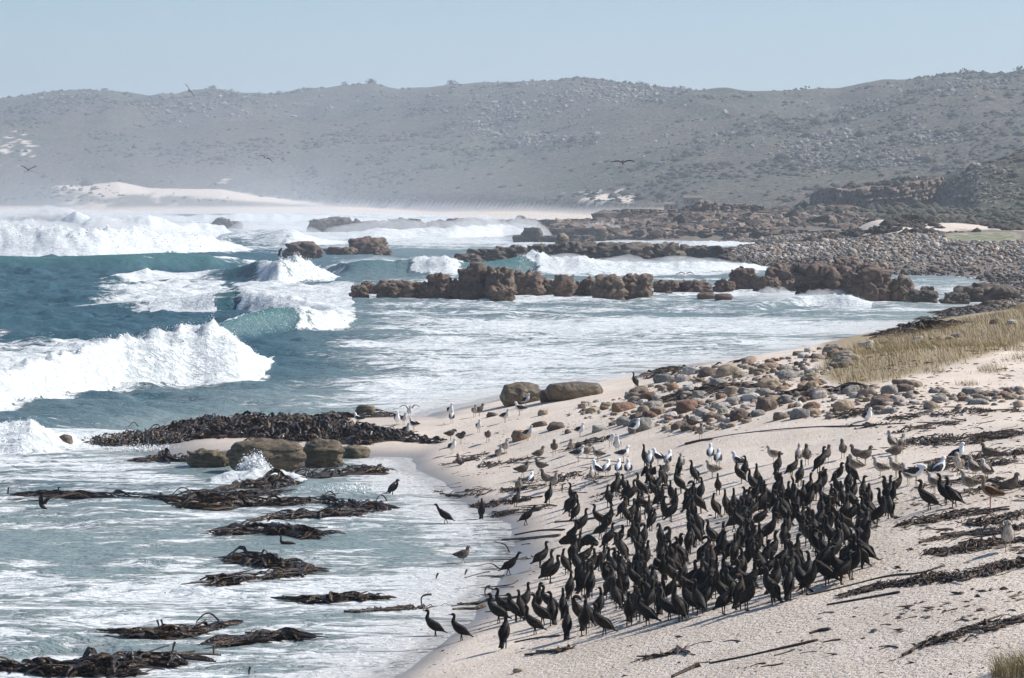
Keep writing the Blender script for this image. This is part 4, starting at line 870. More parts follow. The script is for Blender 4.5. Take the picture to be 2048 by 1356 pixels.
def fill(poly, cnt, sep, zone, tries=60):
    xs = [p[0] for p in poly]; ys = [p[1] for p in poly]; k = 0; t = 0
    while k < cnt and t < cnt * tries:
        t += 1
        px, py = random.uniform(min(xs), max(xs)), random.uniform(min(ys), max(ys))
        if not poly_in(px, py, poly): continue
        x, y, z = hit(px, py)
        if any(abs(x - a) < sep and (x - a) ** 2 + ((y - b) * .7) ** 2 < sep ** 2 for a, b in cor_used): continue
        face = random.choice([random.gauss(55, 45), random.gauss(90, 40), random.gauss(20, 30), random.gauss(160, 30), random.uniform(-180, 180)])
        pose = random.choices(['tall', 'alert', 'turned', 'turned_other', 'hunched', 'preening', 'leaning', 'bowing', 'half'], [26, 20, 12, 10, 10, 8, 12, 2, 1])[0]
        cor(px, py, pose, face, at=(x, y, z), zone=zone); k += 1
    return k
random.seed(21)
n_fl = fill(CORE, 222, .235, 'in the packed flock') + fill(UPPER, 46, .42, 'in the loose upper flock') + fill(LOWER, 16, .4, 'in the flock tip')
# cormorants lined up on the outcrop in the bay: a few pixels each, so a body only
SIMPLE = [CORM['tall'][:1], CORM['alert'][:1], CORM['leaning'][:1], CORM['hunched'][:1]]
from mathutils.bvhtree import BVHTree
def tree_of(prefix):
    V = []; F = []
    for o in SC.objects:
        if o.name.startswith(prefix):
            M = Matrix.LocRotScale(o.location, o.rotation_euler, o.scale); b = len(V)
            V += [M @ v.co for v in o.data.vertices]; F += [[b + k for k in p.vertices] for p in o.data.polygons]
    return BVHTree.FromPolygons(V, F)
OUT = tree_of(('outcrop_rock', 'reef_rock'))
def top_hit(px, y0, y1):
    """highest point of the outcrop rocks in that column"""
    best = None
    for y in np.linspace(y0, y1, 9):
        h = OUT.ray_cast(Vector(((px - 1024) / FPX * y, y, 30)), Vector((0, 0, -1)))[0]
        if h is not None and (best is None or h.z > best[2]): best = (h.x, h.y, h.z)
    return best
for i, px in enumerate([1463,1469,1477,1482,1490,1496,1500,1507,1512,1517,1522,1526,1531,1535,1540,1544,1549,1553,1558,1562,1567,1571,1575,1580,1590,1598,1630,1671,1416,1715]):
    p = top_hit(px, 296, 316)
    if p: put_bird('cormorant', SIMPLE[i % 4], (p[0], p[1], p[2] - .01), random.uniform(0, 6.28), 'tiny black cormorant perched on the brown outcrop in the bay', 'cormorant', 'cormorants perched on the outcrop', 1.1)

# gulls
def gull(neck_up=0., sit=False, wings='fold', head=None, walk=0.):
    u = neck_up; dz = -.145 if sit else 0
    B = [(-.25 + .05 * u, .235 - .07 * u, .032, .010), (-.17 + .03 * u, .235 - .05 * u, .042, .026), (-.085 + .01 * u, .235 - .02 * u, .072, .062), (.015, .262, .086, .084), (.085, .315 + .015 * u, .068, .070), (.115, .365 + .03 * u, .044, .046)]
    H = head or [(.122, 0, .40 + .04 * u, .036), (.135, 0, .432 + .04 * u, .039), (.168, 0, .442 + .04 * u, .033), (.188, 0, .434 + .04 * u, .016)]
    C = [(x, 0, z + dz, w, h) for x, z, w, h in B] + [(a[0], a[1], a[2] + dz, a[3], a[3]) for a in H]
    C = [(a * .93, b, c, w * 1.2, h * 1.2) for a, b, c, w, h in C]
    t = np.array(H[-1][:3]) * (.93, 1, 1) + (0, 0, dz); d = t - (np.array(H[-2][:3]) + (0, 0, dz))
    parts = [('body', loft(C, 28, 12), GM['white']), ('bill', bill_geo(t, d + np.array((.004, 0, -.004)), .048, .0085), GM['bill'])]
    for sg in (1, -1):
        if wings == 'fold': g = wing_folded((.065, .070, .325 + dz), (-.03, .096, .285 - .02 * u + dz), (-.27 + .06 * u, .020, .262 - .07 * u + dz), .018, .045, .07, .012, sg)
        else: g = wing_open((.05, .055, .33 + dz), (.07, .22, .50 + dz), (-.02, .42, .42 + dz), .16, sg)
        parts.append(('wing', g, GM['slate']))
    if not sit:
        for sg in (1, -1): parts.append(('leg', leg_geo(-.005, sg * .035, .215, .0075, .05, 0, walk * sg), GM['leg']))
    return bird_kind('gull', parts)
GULL = {'stand': gull(0), 'tall': gull(.9), 'mid': gull(.45), 'sit': gull(.3, True), 'walk': gull(0., walk=.05), 'raised': gull(.3, wings='up'),
        'preen': gull(.4, head=[(.125, .01, .42, .036), (.115, .04, .455, .036), (.075, .075, .44, .032), (.06, .09, .42, .015)]),
        'peck': gull(0., head=[(.15, 0, .37, .038), (.185, 0, .365, .038), (.215, 0, .34, .032), (.228, 0, .325, .015)])}
GCOL = {'A': ({}, 'white gull with dark slate back'), 'W': ({}, 'white fronted gull'), 'I': ({'body': GM['pale'], 'wing': GM['brown'], 'bill': GM['dark']}, 'mottled pale brown young gull'), 'D': ({'body': GM['dusk'], 'wing': GM['dusk'], 'bill': GM['dark']}, 'dusky brown young gull')}
GPOSE = {'stand': 'standing level', 'tall': 'standing upright', 'mid': 'standing at ease', 'sit': 'sitting', 'walk': 'walking', 'raised': 'lifting its wings', 'preen': 'turning to preen', 'peck': 'with its head lowered'}
def gl(px, py, col, pose, face, where='', label=None):
    x, y, z = stand(px, py); mats, word = GCOL[col]
    put_bird('gull', GULL[pose], (x, y, z - .003), math.radians(face), label or f'{word} {GPOSE[pose]} {where}'.strip(), 'gull', 'gulls resting on the beach', random.uniform(1.08, 1.22), mats)
def r3(cx, cy): return 850 + cx / 4.096, 780 + cy / 4.096
def r2(cx, cy): return 400 + cx / 4.096, 800 + cy / 4.096
def r4(cx, cy): return 1250 + cx / 4.096, 800 + cy / 4.096
def r5(cx, cy): return 1548 + cx / 4.096, 760 + cy / 4.096
U1, U2, U3, U4, U5 = 'on sand by the kelp tongue', 'on sand near the stranded kelp', 'beside the stony bank', 'behind the upper flock edge', 'inland of the flock'
for R, cx, cy, col, pose, face, where in [
    (r3,205,215,'W','tall',-60,U1),(r3,220,272,'A','tall',80,U1),(r3,405,222,'I','mid',-70,U1),(r3,445,215,'D','stand',10,U1),(r3,655,265,'W','mid',-30,U1),(r3,775,208,'A','stand',170,U1),(r3,825,132,'W','tall',-30,U1),(r3,440,350,'W','tall',-75,U1),
    (r3,210,412,'D','peck',10,U2),(r3,295,440,'D','peck',-50,U2),(r3,515,430,'D','peck',-80,U2),(r3,845,412,'W','mid',-40,U2),(r3,222,525,'W','tall',-50,U2),(r3,285,612,'D','sit',120,U2),(r3,605,572,'I','mid',-60,U2),(r3,660,525,'I','tall',-70,U2),
    (r3,935,545,'D','sit',20,U2),(r3,1058,535,'D','mid',-90,U3),(r3,1200,525,'I','mid',-100,U3),(r3,1255,588,'A','stand',5,U3),(r3,1330,565,'I','mid',30,U3),(r3,1415,588,'I','stand',170,U3),(r3,1270,385,'W','mid',-40,U3),(r3,1520,462,'W','peck',-60,U3),
    (r3,1575,520,'W','tall',-90,U3),(r3,1625,590,'A','stand',0,U3),(r3,1720,362,'W','mid',-35,U3),(r3,800,722,'D','walk',5,U2),(r3,945,682,'D','walk',175,U2),(r3,770,852,'I','tall',-80,U2),(r3,865,802,'A','mid',70,U2),(r3,990,792,'D','tall',150,U2),
    (r3,1055,812,'I','preen',-60,U4),(r3,1370,772,'I','tall',100,U4),(r3,1420,722,'A','tall',160,U4),(r3,1490,722,'A','mid',70,U4),(r3,1585,712,'A','tall',80,U4),(r3,1665,722,'A','mid',90,U4),(r3,1840,652,'A','tall',85,U4),(r3,1910,622,'A','mid',150,U4),(r3,1990,642,'A','tall',60,U4),
    (r3,1975,722,'I','mid',-80,U4),(r2,1297,205,'W','stand',160,U1),(r2,1615,207,'W','tall',-80,U1),(r2,1715,142,'W','raised',-70,U1),(r2,1670,202,'W','mid',-60,U1),(r2,1750,252,'A','stand',150,U1),(r2,1690,300,'W','mid',-50,U1),
    (r4,620,325,'I','tall',-85,'on the bare sand above the flock'),(r4,545,250,'D','stand',175,'on the bare sand above the flock'),(r4,700,512,'A','tall',85,U4),(r4,762,560,'A','mid',80,U4),(r4,460,582,'I','tall',90,U4),(r4,930,582,'A','mid',160,U4),(r4,1215,520,'I','stand',175,U5),
    (r4,1430,530,'I','tall',85,U5),(r4,1490,535,'D','tall',90,U5),(r4,1655,520,'D','mid',60,U5),(r4,1785,480,'D','tall',95,U5),(r4,1900,520,'D','stand',185,U5),(r4,1970,535,'D','stand',8,U5),(r4,1885,615,'I','preen',150,U5),(r4,715,640,'I','stand',160,U4),
    (r5,1000,672,'D','stand',20,U5),(r5,1045,602,'I','tall',60,U5),(r5,970,590,'I','tall',120,U5),(r5,870,802,'I','mid',170,U5),(r5,1000,802,'I','mid',160,U5),(r5,1100,862,'I','mid',140,U5),(r5,1165,852,'A','peck',-20,U5),(r5,1345,822,'A','tall',20,U5),
    (r5,1315,932,'I','stand',150,U5),(r5,1500,690,'W','tall',-30,U5),(r5,1515,782,'I','tall',-120,U5),(r5,1640,812,'I','mid',130,U5),(r5,1740,832,'I','mid',120,U5),(r5,1600,942,'I','stand',165,U5),(r5,1755,680,'D','stand',160,U5),(r5,1935,900,'D','sit',-20,U5),
    (r5,765,328,'W','sit',-60,'against a heap of dark kelp')]:
    gl(*R(cx, cy), col, pose, face, where)
gl(2016, 1103, 'I', 'tall', -95, '', 'pale mottled young gull alone facing the viewer among the dry kelp strands')
gl(926, 1128, 'D', 'walk', 4, '', 'dusky brown gull walking through the thin swash')
# goose and penguin
GO = bird_kind('goose', [('body', loft([(-.27,0,.26,.035,.012),(-.19,0,.27,.05,.035),(-.09,0,.30,.095,.085),(.03,0,.34,.10,.10),(.11,0,.40,.075,.08),(.14,0,.47,.042,.045),(.135,0,.54,.032,.034),(.14,0,.60,.032,.034),(.165,0,.625,.036,.034),(.20,0,.618,.026,.024),(.215,0,.612,.016,.014)], 30, 12), bird_mat('goose_tan', (.26, .19, .13), (.36, .27, .20), .7)),
    ('bill', bill_geo((.213, 0, .611), (1, 0, -.15), .05, .011), bird_mat('goose_bill', (.30, .14, .12), (.38, .18, .15), .5)),
    ('wing', wing_folded((.08,.075,.40), (-.03,.10,.345), (-.30,.02,.285), .018, .05, .075, .012, 1), bird_mat('goose_wing', (.09, .042, .02), (.16, .08, .04), .6)), ('wing', wing_folded((.08,.075,.40), (-.03,.10,.345), (-.30,.02,.285), .018, .05, .075, .012, -1), bpy.data.materials['goose_wing']),
    ('leg', leg_geo(0, .045, .28, .010, .07), bird_mat('goose_leg', (.40, .20, .17), (.48, .26, .22), .5)), ('leg', leg_geo(0, -.045, .28, .010, .07), bpy.data.materials['goose_leg'])])
put_bird('goose', GO, hit(*r5(1775, 1048)), math.radians(165), 'tan goose with rufous wings and pink legs standing beside the gulls', 'goose', None, 1.1)
def penguin_mat():
    M = NT('penguin_plumage'); sp = M.n('SeparateXYZ', Vector=M.ob()); z = sp.outputs[2]
    f = M.ramp(M.math('SUBTRACT', sp.outputs[0], M.math('MULTIPLY', M.math('SUBTRACT', z, .25), .55)), .0, .02)
    f = M.math('MULTIPLY', f, M.ramp(z, .47, .44))
    return M.P(Base__Color=M.mix(f, (.035, .028, .024), (.55, .53, .50)), Roughness=.5)
PE = bird_kind('penguin', [('body', loft([(-.12,0,.04,.03,.01),(-.07,0,.07,.06,.05),(-.02,0,.15,.095,.10),(.03,0,.26,.098,.10),(.09,0,.36,.075,.08),(.125,0,.43,.052,.055),(.15,0,.48,.048,.048),(.19,0,.50,.04,.038),(.215,0,.495,.02,.018)], 26, 12), penguin_mat()),
    ('bill', bill_geo((.213,0,.494), (1,0,-.1), .05, .011), CM['leg']), ('flipper', loft([(.08,.085,.36,.006,.02),(.02,.13,.26,.008,.032),(-.04,.15,.15,.005,.012)], 10, 6), CM['leg']), ('flipper', loft([(.08,-.085,.36,.006,.02),(.02,-.13,.26,.008,.032),(-.04,-.15,.15,.005,.012)], 10, 6), CM['leg']),
    ('leg', leg_geo(-.02,.05,.10,.02,.07), CM['leg']), ('leg', leg_geo(-.02,-.05,.10,.02,.07), CM['leg'])])
x, y, z = stand(780, 986); put_bird('penguin', PE, (x, y, z), math.radians(20), 'penguin leaning forward as it comes ashore through the foam', 'penguin', None, 1.0, tilt=(0, .25))
x, y, z = stand(788, 990); put_bird('cormorant', CORM['leaning'], (x, y, z), math.radians(10), 'cormorant standing in the foam in front of the penguin', 'cormorant', None, .95)
# swimmers
SWIM = bird_kind('cormorant', [('body', loft([(-.30,0,.0,.03,.01),(-.2,0,.03,.06,.03),(-.06,0,.04,.09,.05),(.07,0,.04,.08,.05),(.14,0,.08,.045,.045),(.15,0,.16,.027,.028),(.145,0,.22,.024,.025),(.165,0,.255,.026,.026),(.20,0,.26,.018,.016)], 24, 10), CM['young']), ('bill', bill_geo((.20,0,.26), (1,0,.05), .06, .009), CM['bill'])])
NECK = bird_kind('cormorant', [('body', loft([(-.02,0,-.05,.03,.03),(.0,0,.03,.028,.028),(.005,0,.12,.025,.025),(.012,0,.19,.026,.027),(.04,0,.205,.02,.018)], 16, 8), CM['young']), ('bill', bill_geo((.04,0,.205), (1,0,.05), .055, .008), CM['bill'])])
FLAP = bird_kind('cormorant', [('body', SWIM_G := loft([(-.22,0,.0,.03,.01),(-.1,0,.04,.07,.04),(.0,0,.10,.08,.07),(.07,0,.18,.05,.05),(.09,0,.25,.026,.027),(.085,0,.30,.024,.025),(.11,0,.33,.026,.026),(.15,0,.335,.018,.016)], 22, 10), CM['young']), ('wing', wing_open((.02,.05,.15), (-.02,.12,.32), (-.08,.16,.50), .16, 1), CM['wing']), ('wing', wing_open((.02,.05,.15), (-.05,.22,.33), (-.12,.42,.35), .17, -1), CM['wing'])])
def afloat(px, py, kind, face, label, sc=1.):
    x, y = seapt(px, py); z = float(sea_at(np.array([x]), np.array([y]))[0][0]); z = max(-.02, min(z, .1))
    put_bird('cormorant', kind, (x, y, z), math.radians(face), label, 'cormorant', 'cormorants swimming offshore', sc)
afloat(16, 989, NECK, 20, 'cormorant with only its neck above the pale water'); afloat(108, 990, SWIM, 5, 'cormorant swimming beside the tip of the long floating kelp raft')
afloat(84, 1024, FLAP, 150, 'cormorant flapping both wings up as it rises from the water'); afloat(572, 1090, SWIM, 178, 'cormorant swimming just below the kelp raft')
# birds in the air
def flyer(span, lift, sweep, mats, droop=0.):
    pts = [('body', loft([(-.26,0,-.01,.03,.008),(-.16,0,0,.04,.03),(-.02,0,.0,.065,.062),(.1,0,.01,.055,.055),(.17,0,.02,.032,.032),(.22,0,.025,.030,.030),(.255,0,.02,.014,.013)], 22, 10), mats[0]), ('bill', bill_geo((.252,0,.02), (1,0,-.05), .05, .008), mats[2])]
    for sg in (1, -1): pts.append(('wing', wing_open((.03,.05,.03), (.08,span*.24,.03+lift), (sweep,span*.5,.03+lift-droop), .16, sg), mats[1]))
    return bird_kind('flying', pts)
FD = flyer(1.25, .16, -.05, (GM['dusk'], GM['slate'], GM['dark']), -.18); FL = flyer(1.25, .05, -.05, (GM['dusk'], GM['slate'], GM['dark']), .02); FW = flyer(1.3, .08, -.1, (GM['white'], GM['brown'], GM['bill']), .10)
def aloft(px, py, d, kind, rz, roll, label, name='flying_gull', cat='gull', sc=1.25):
    put_bird(name, kind, ((px - 1024) / FPX * d, d, zat(py, d)), math.radians(rz), label, cat, 'birds in flight over the bay', sc, tilt=(math.radians(roll), math.radians(-22)))
aloft(378,181,285,FL,92,58,'dark gull banking steeply in front of the hill crest'); aloft(57,340,275,FD,88,4,'dark gull gliding with raised wings above the far breakers'); aloft(531,317,300,FW,-80,-28,'pale gull tilting its wings low in front of the hazy hills')
aloft(1246,325,190,FL,85,-2,'black cormorant flying level with straight wings before the brown hillside','flying_cormorant','cormorant'); aloft(558,511,290,FD,170,40,'dark gull with one wing up beside the triangular islet'); aloft(600,514,320,FW,60,25,'pale gull gliding just over the spray by the triangular islet')
aloft(1371,548,260,FW,88,0,'brown winged gull skimming low past the end of the reef'); aloft(1834,354,700,FW,80,10,'white gull with raised wings over the crest of the cliff',sc=1.6)
# ------------------------------------------------------------------ kelp
def kelp_mat(name, a, b, rough):
    M = NT(name); p = M.pos(); n = M.noise(p, 3.5, 4, .6); n2 = M.noise(p, 22., 3, .6)
    c = M.mix(M.ramp(n, .4, .62), a, b); c = M.mix(M.ramp(n2, .62, .75, 0, .6), c, tuple(min(1, v * 2.6) for v in b))
    return M.P(Base__Color=c, Roughness=rough, Normal=M.bump(n2, 1.0, .05), Specular__IOR__Level=.55)
K_WET = kelp_mat('kelp_wet', (.012, .006, .003), (.055, .025, .008), .2)
K_GOLD = kelp_mat('kelp_golden', (.05, .026, .008), (.13, .07, .02), .25)
K_DRY = kelp_mat('kelp_dry', (.020, .010, .005), (.085, .042, .019), .6)
K_MAT = kelp_mat('kelp_mat', (.008, .005, .003), (.022, .012, .006), .75)
K_STEM = kelp_mat('kelp_stipe', (.03, .017, .008), (.09, .052, .024), .35)
kr = np.random.default_rng(77)
def ribbon(P, w, tw):
    """strap of kelp: curved, twisting, slightly thick"""
    n = len(P); T = np.gradient(P, axis=0); T /= np.linalg.norm(T, axis=1)[:, None] + 1e-9
    S = np.cross(T, (0, 0, 1.)); S /= np.linalg.norm(S, axis=1)[:, None] + 1e-9; U = np.cross(S, T)
    a = tw[:, None]; D = S * np.cos(a) + U * np.sin(a); N = np.cross(D, T)
    W = (w * np.sin(np.linspace(.25, math.pi - .08, n)) ** .6)[:, None]
    V = np.concatenate([P - D * W, P + N * .006 + D * W * .0, P + D * W, P - N * .006])
    i = np.arange(n - 1); F = []
    for k in range(4):
        o, q = k * n, ((k + 1) % 4) * n
        F.append(np.stack([o + i, o + i + 1, q + i + 1], -1)); F.append(np.stack([o + i, q + i + 1, q + i], -1))
    return V, np.concatenate(F)
def tube(P, r0, r1, rings=14, sides=6, bulb=1.0):
    n = len(P); r = np.linspace(r0, r1, n)
    if bulb > 1: r[-2:] *= bulb
    return loft([(*P[i], r[i], r[i]) for i in range(n)], rings, sides, side=(.13, .2, .97))
def gz(x, y, water=True):
    z = landf(x, y); return np.maximum(z, .03) if water else z
def along(path, u):
    P = np.array(path, float); s = np.concatenate([[0], np.cumsum(np.hypot(*np.diff(P[:, :2], axis=0).T))]); s /= s[-1]
    return np.stack([np.interp(u, s, P[:, k]) for k in range(P.shape[1])], -1)
def kelp_heap(name, pts, wid, hgt, nfr, nst, label, mat=K_WET, dry=False, group='heaps of kelp', loops=0, frl=(.5, 1.5), frw=(.03, .09), sea=True):
    """pts: picture points along the heap's ridge line on the ground; wid: half width in metres across"""
    path = []; pts = [(a, b) for a, b in pts]
    if dry: pts = [q for k in range(len(pts) - 1) for q in (pts[k], ((pts[k][0] + pts[k + 1][0]) / 2 + kr.normal(0, 4), (pts[k][1] + pts[k + 1][1]) / 2 + kr.normal(0, 4)))] + [pts[-1]]
    for a, b in pts:
        x, y, z = hit(a, b)
        if z < .03 and sea: x, y = seapt(a, b); z = .03
        path.append((x, y, z))
    base = np.mean(np.array(path), 0)
    root = obj(name, None, loc=tuple(base), label=label, cat='kelp', group=group)
    P = np.array(path); n = 40; u = np.linspace(0, 1, n); c = along(P, u)
    # core mound
    prof = np.sin(np.pi * np.clip(u * .96 + .02, 0, 1)) ** .5; gap = vn2(u * 7, u * 0, int(abs(base[1] * 13)) + 1)
    nn = .55 + .9 * vn2(u * 9, u * 0, int(abs(base[0] * 7)) + 3)
    m = 9; v = np.linspace(-1, 1, m)
    d = np.gradient(c[:, :2], axis=0); d /= np.linalg.norm(d, axis=1)[:, None] + 1e-9; nrm = np.stack([-d[:, 1], d[:, 0]], -1)
    W = wid * prof * nn * (1 if dry else (.35 + .75 * sstep(.25, .55, gap)))
    X = c[:, None, :2] + nrm[:, None] * (v[None, :, None] * W[:, None, None])
    jz = vn2(X[..., 0] * 4, X[..., 1] * 2.5, 5)
    Z = gz(X[..., 0].ravel(), X[..., 1].ravel()).reshape(n, m) - .05 + .5 * hgt * (prof * nn)[:, None] * (1 - v[None] ** 2) * (.35 + .9 * jz)
    V = np.concatenate([X, Z[..., None]], -1).reshape(-1, 3) - base
    if not dry: obj('tangled_mat', mesh_np('tangled_mat', V, grid_faces(n, m), True), K_MAT, parent=root)
    # fronds
    G = []; GG = []
    for k in range(nfr):
        uu = kr.random(); vv = kr.uniform(-1, 1); i = int(uu * (n - 1))
        if gap[i] < (.42 if dry else .33) and kr.random() < .85: continue
        p0 = c[i, :2] + nrm[i] * vv * W[i] * 1.05
        L = kr.uniform(*frl) * (.55 if nfr > 1000 else 1); ang = math.atan2(d[i, 1], d[i, 0]) + kr.normal(0, .5 if not dry else 1.0) + (math.pi if kr.random() < .5 else 0)
        t = np.linspace(-.5, .5, 8) * L; bend = kr.normal(0, .5)
        q = np.stack([p0[0] + t * math.cos(ang) - bend * t ** 2 * math.sin(ang), p0[1] + t * math.sin(ang) + bend * t ** 2 * math.cos(ang)], -1)
        h0 = hgt * prof[i] * nn[i] * (1 - min(vv * vv, 1)) * kr.uniform(.5, 1.0)
        z = gz(q[:, 0], q[:, 1]) + h0 * (1 - (2 * np.abs(t) / L) ** 2 * .8) + .015 + .05 * kr.random() * np.sin(np.linspace(0, 9, 8) + kr.random() * 6)
        if kr.random() < (.03 if dry else .06): z = z + kr.uniform(.04, .16 if not dry else .08) * np.exp(-(np.linspace(-2, 2, 8)) ** 2)
        rb = ribbon(np.column_stack([q, z]) - base, kr.uniform(*frw), kr.uniform(-.6, .6) + np.linspace(0, kr.normal(0, 1.4), 8))
        (GG if kr.random() < .17 else G).append(rb)
    for nm, g, mm in (('fronds', G, mat), ('golden_fronds', GG, K_GOLD if not dry else K_STEM)):
        if g:
            o = obj(nm, mesh_np(nm, *join(g), True), mm, parent=root); o['kind'] = 'stuff'
    # stipes lying along and arching out of the heap
    for k in range(nst):
        uu = kr.uniform(.02, .98); i = int(uu * (n - 1)); p0 = c[i, :2] + nrm[i] * kr.uniform(-1, 1) * W[i]
        L = kr.uniform(.8, 2.2) * (1 if not dry else .6); ang = math.atan2(d[i, 1], d[i, 0]) + kr.normal(0, .22) + (math.pi if kr.random() < .5 else 0)
        t = np.linspace(-.5, .5, 6) * L; q = np.stack([p0[0] + t * math.cos(ang), p0[1] + t * math.sin(ang) + kr.normal(0, .06, 6)], -1)
        z = gz(q[:, 0], q[:, 1]) + hgt * prof[i] * kr.uniform(.3, 1.0) * np.linspace(1, .2, 6) + .03
        if k < min(loops, 2) and not dry:
            q = np.stack([p0[0] + np.linspace(-.25, .25, 6) * kr.uniform(.7, 1.4), p0[1] + np.linspace(-.1, .1, 6)], -1); z = gz(q[:, 0], q[:, 1]) + hgt * .5 + kr.uniform(.14, .30) * np.sin(np.linspace(.15, 2.9, 6))
        obj('stipe', mesh_np('stipe', *tube(np.column_stack([q, z]) - base, .014, .026, 14, 6)), K_STEM if kr.random() < .5 else mat, parent=root)
    return root
WETG = 'wet kelp heaped at the water edge'
kelp_heap('kelp_heap', [(235,893),(330,872),(450,858),(560,848),(640,846),(700,846)], 4.2, .55, 1900, 26, 'broad glistening black kelp bank at the tip of the sand spit', group=WETG, loops=3)
kelp_heap('kelp_heap', [(300,880),(460,868),(600,868),(700,876),(800,880),(885,884)], 2.6, .5, 1500, 20, 'long glossy kelp tongue running along the spit above the layered rock', group=WETG, loops=1)
kelp_heap('kelp_heap', [(600,838),(660,836),(720,834),(790,831)], 1.2, .3, 110, 8, 'narrow dark kelp strip at the water edge beside the squat boulder', group=WETG)
kelp_heap('kelp_heap', [(440,985),(520,975),(600,962),(680,952),(765,945)], 1.3, .42, 300, 14, 'tall tangled kelp heap below the layered rock with stalks arching out', group=WETG, loops=4)
kelp_heap('kelp_heap', [(80,990),(160,997),(260,1000),(360,1003),(470,998),(540,985)], .9, .20, 260, 22, 'long low kelp raft floating out from the heap towards the swimming cormorant', group=WETG, loops=2, frl=(.8, 2.4))
kelp_heap('kelp_heap', [(350,1014),(450,1014),(560,1012),(640,1006),(720,1016),(765,1022)], .9, .36, 300, 16, 'mounded kelp raft with domed wet fronds in the foamy wash', group=WETG, loops=2)
kelp_heap('kelp_heap', [(540,1040),(600,1034),(680,1032),(740,1026)], .5, .2, 120, 8, 'thin kelp strip trailing beneath the mounded raft', group=WETG)
kelp_heap('kelp_heap', [(455,1068),(510,1062),(570,1066),(640,1076)], .9, .34, 190, 12, 'fan shaped kelp raft just above the swimming cormorant', group=WETG, loops=2)
kelp_heap('kelp_heap', [(452,1122),(500,1124),(545,1132),(585,1136)], .45, .26, 90, 6, 'small humped kelp clump with a brown crown in shallow foam', group=WETG)
kelp_heap('kelp_heap', [(408,1170),(450,1166),(500,1158),(545,1158),(615,1142)], .5, .22, 100, 8, 'kelp clump of rounded dark fronds with a long stalk behind', group=WETG, loops=1)
kelp_heap('kelp_heap', [(250,1270),(300,1276),(350,1272),(400,1262),(455,1252)], .42, .2, 120, 8, 'golden flecked kelp clump stranded in the thin swash', group=WETG, loops=1)
kelp_heap('kelp_heap', [(-20,1338),(60,1345),(140,1347),(220,1346),(280,1326),(330,1322),(365,1328)], .5, .24, 220, 18, 'long dark kelp mass trailing along the lower swash', group=WETG, loops=2, frl=(.5, 1.4))
kelp_heap('kelp_heap', [(455,1290),(520,1282),(560,1276),(610,1278)], .25, .12, 60, 6, 'slender kelp strip at the swash behind the upright stub', group=WETG)
kelp_heap('kelp_heap', [(595,1202),(640,1204),(700,1200),(750,1198)], .2, .10, 50, 4, 'thin kelp line lying across the foam sheet', group=WETG)
kelp_heap('kelp_heap', [(285,924),(320,918),(350,926),(400,930)], .7, .25, 70, 5, 'small kelp clump awash at the seaward foot of the spit rock', group=WETG)
kelp_heap('kelp_heap', [(1310,800),(1380,790),(1440,780),(1500,775),(1540,772)], .8, .22, 150, 12, 'dark kelp drift lying across the middle of the stony bank', K_DRY, True, 'drifts of drying kelp')
kelp_heap('kelp_heap', [(1300,757),(1360,748),(1430,733),(1500,722)], .9, .32, 120, 10, 'dark kelp drift along the seaward edge of the stony bank', K_DRY, True, 'drifts of drying kelp', loops=3)
kelp_heap('kelp_heap', [(1560,790),(1640,783),(1720,780)], .5, .15, 80, 6, 'brown kelp strands caught among the stones below the grass', K_DRY, True, 'drifts of drying kelp')
kelp_heap('kelp_heap', [(1850,640),(1930,625),(2000,612),(2060,600)], 2.2, .35, 700, 6, 'dark kelp band on the cove shore behind the dune', K_DRY, True, 'drifts of drying kelp')
kelp_heap('kelp_heap', [(1740,672),(1800,664),(1860,656),(1900,650)], 1.4, .45, 300, 4, 'dark kelp clumps along the shore behind the dry grass', K_DRY, True, 'drifts of drying kelp')
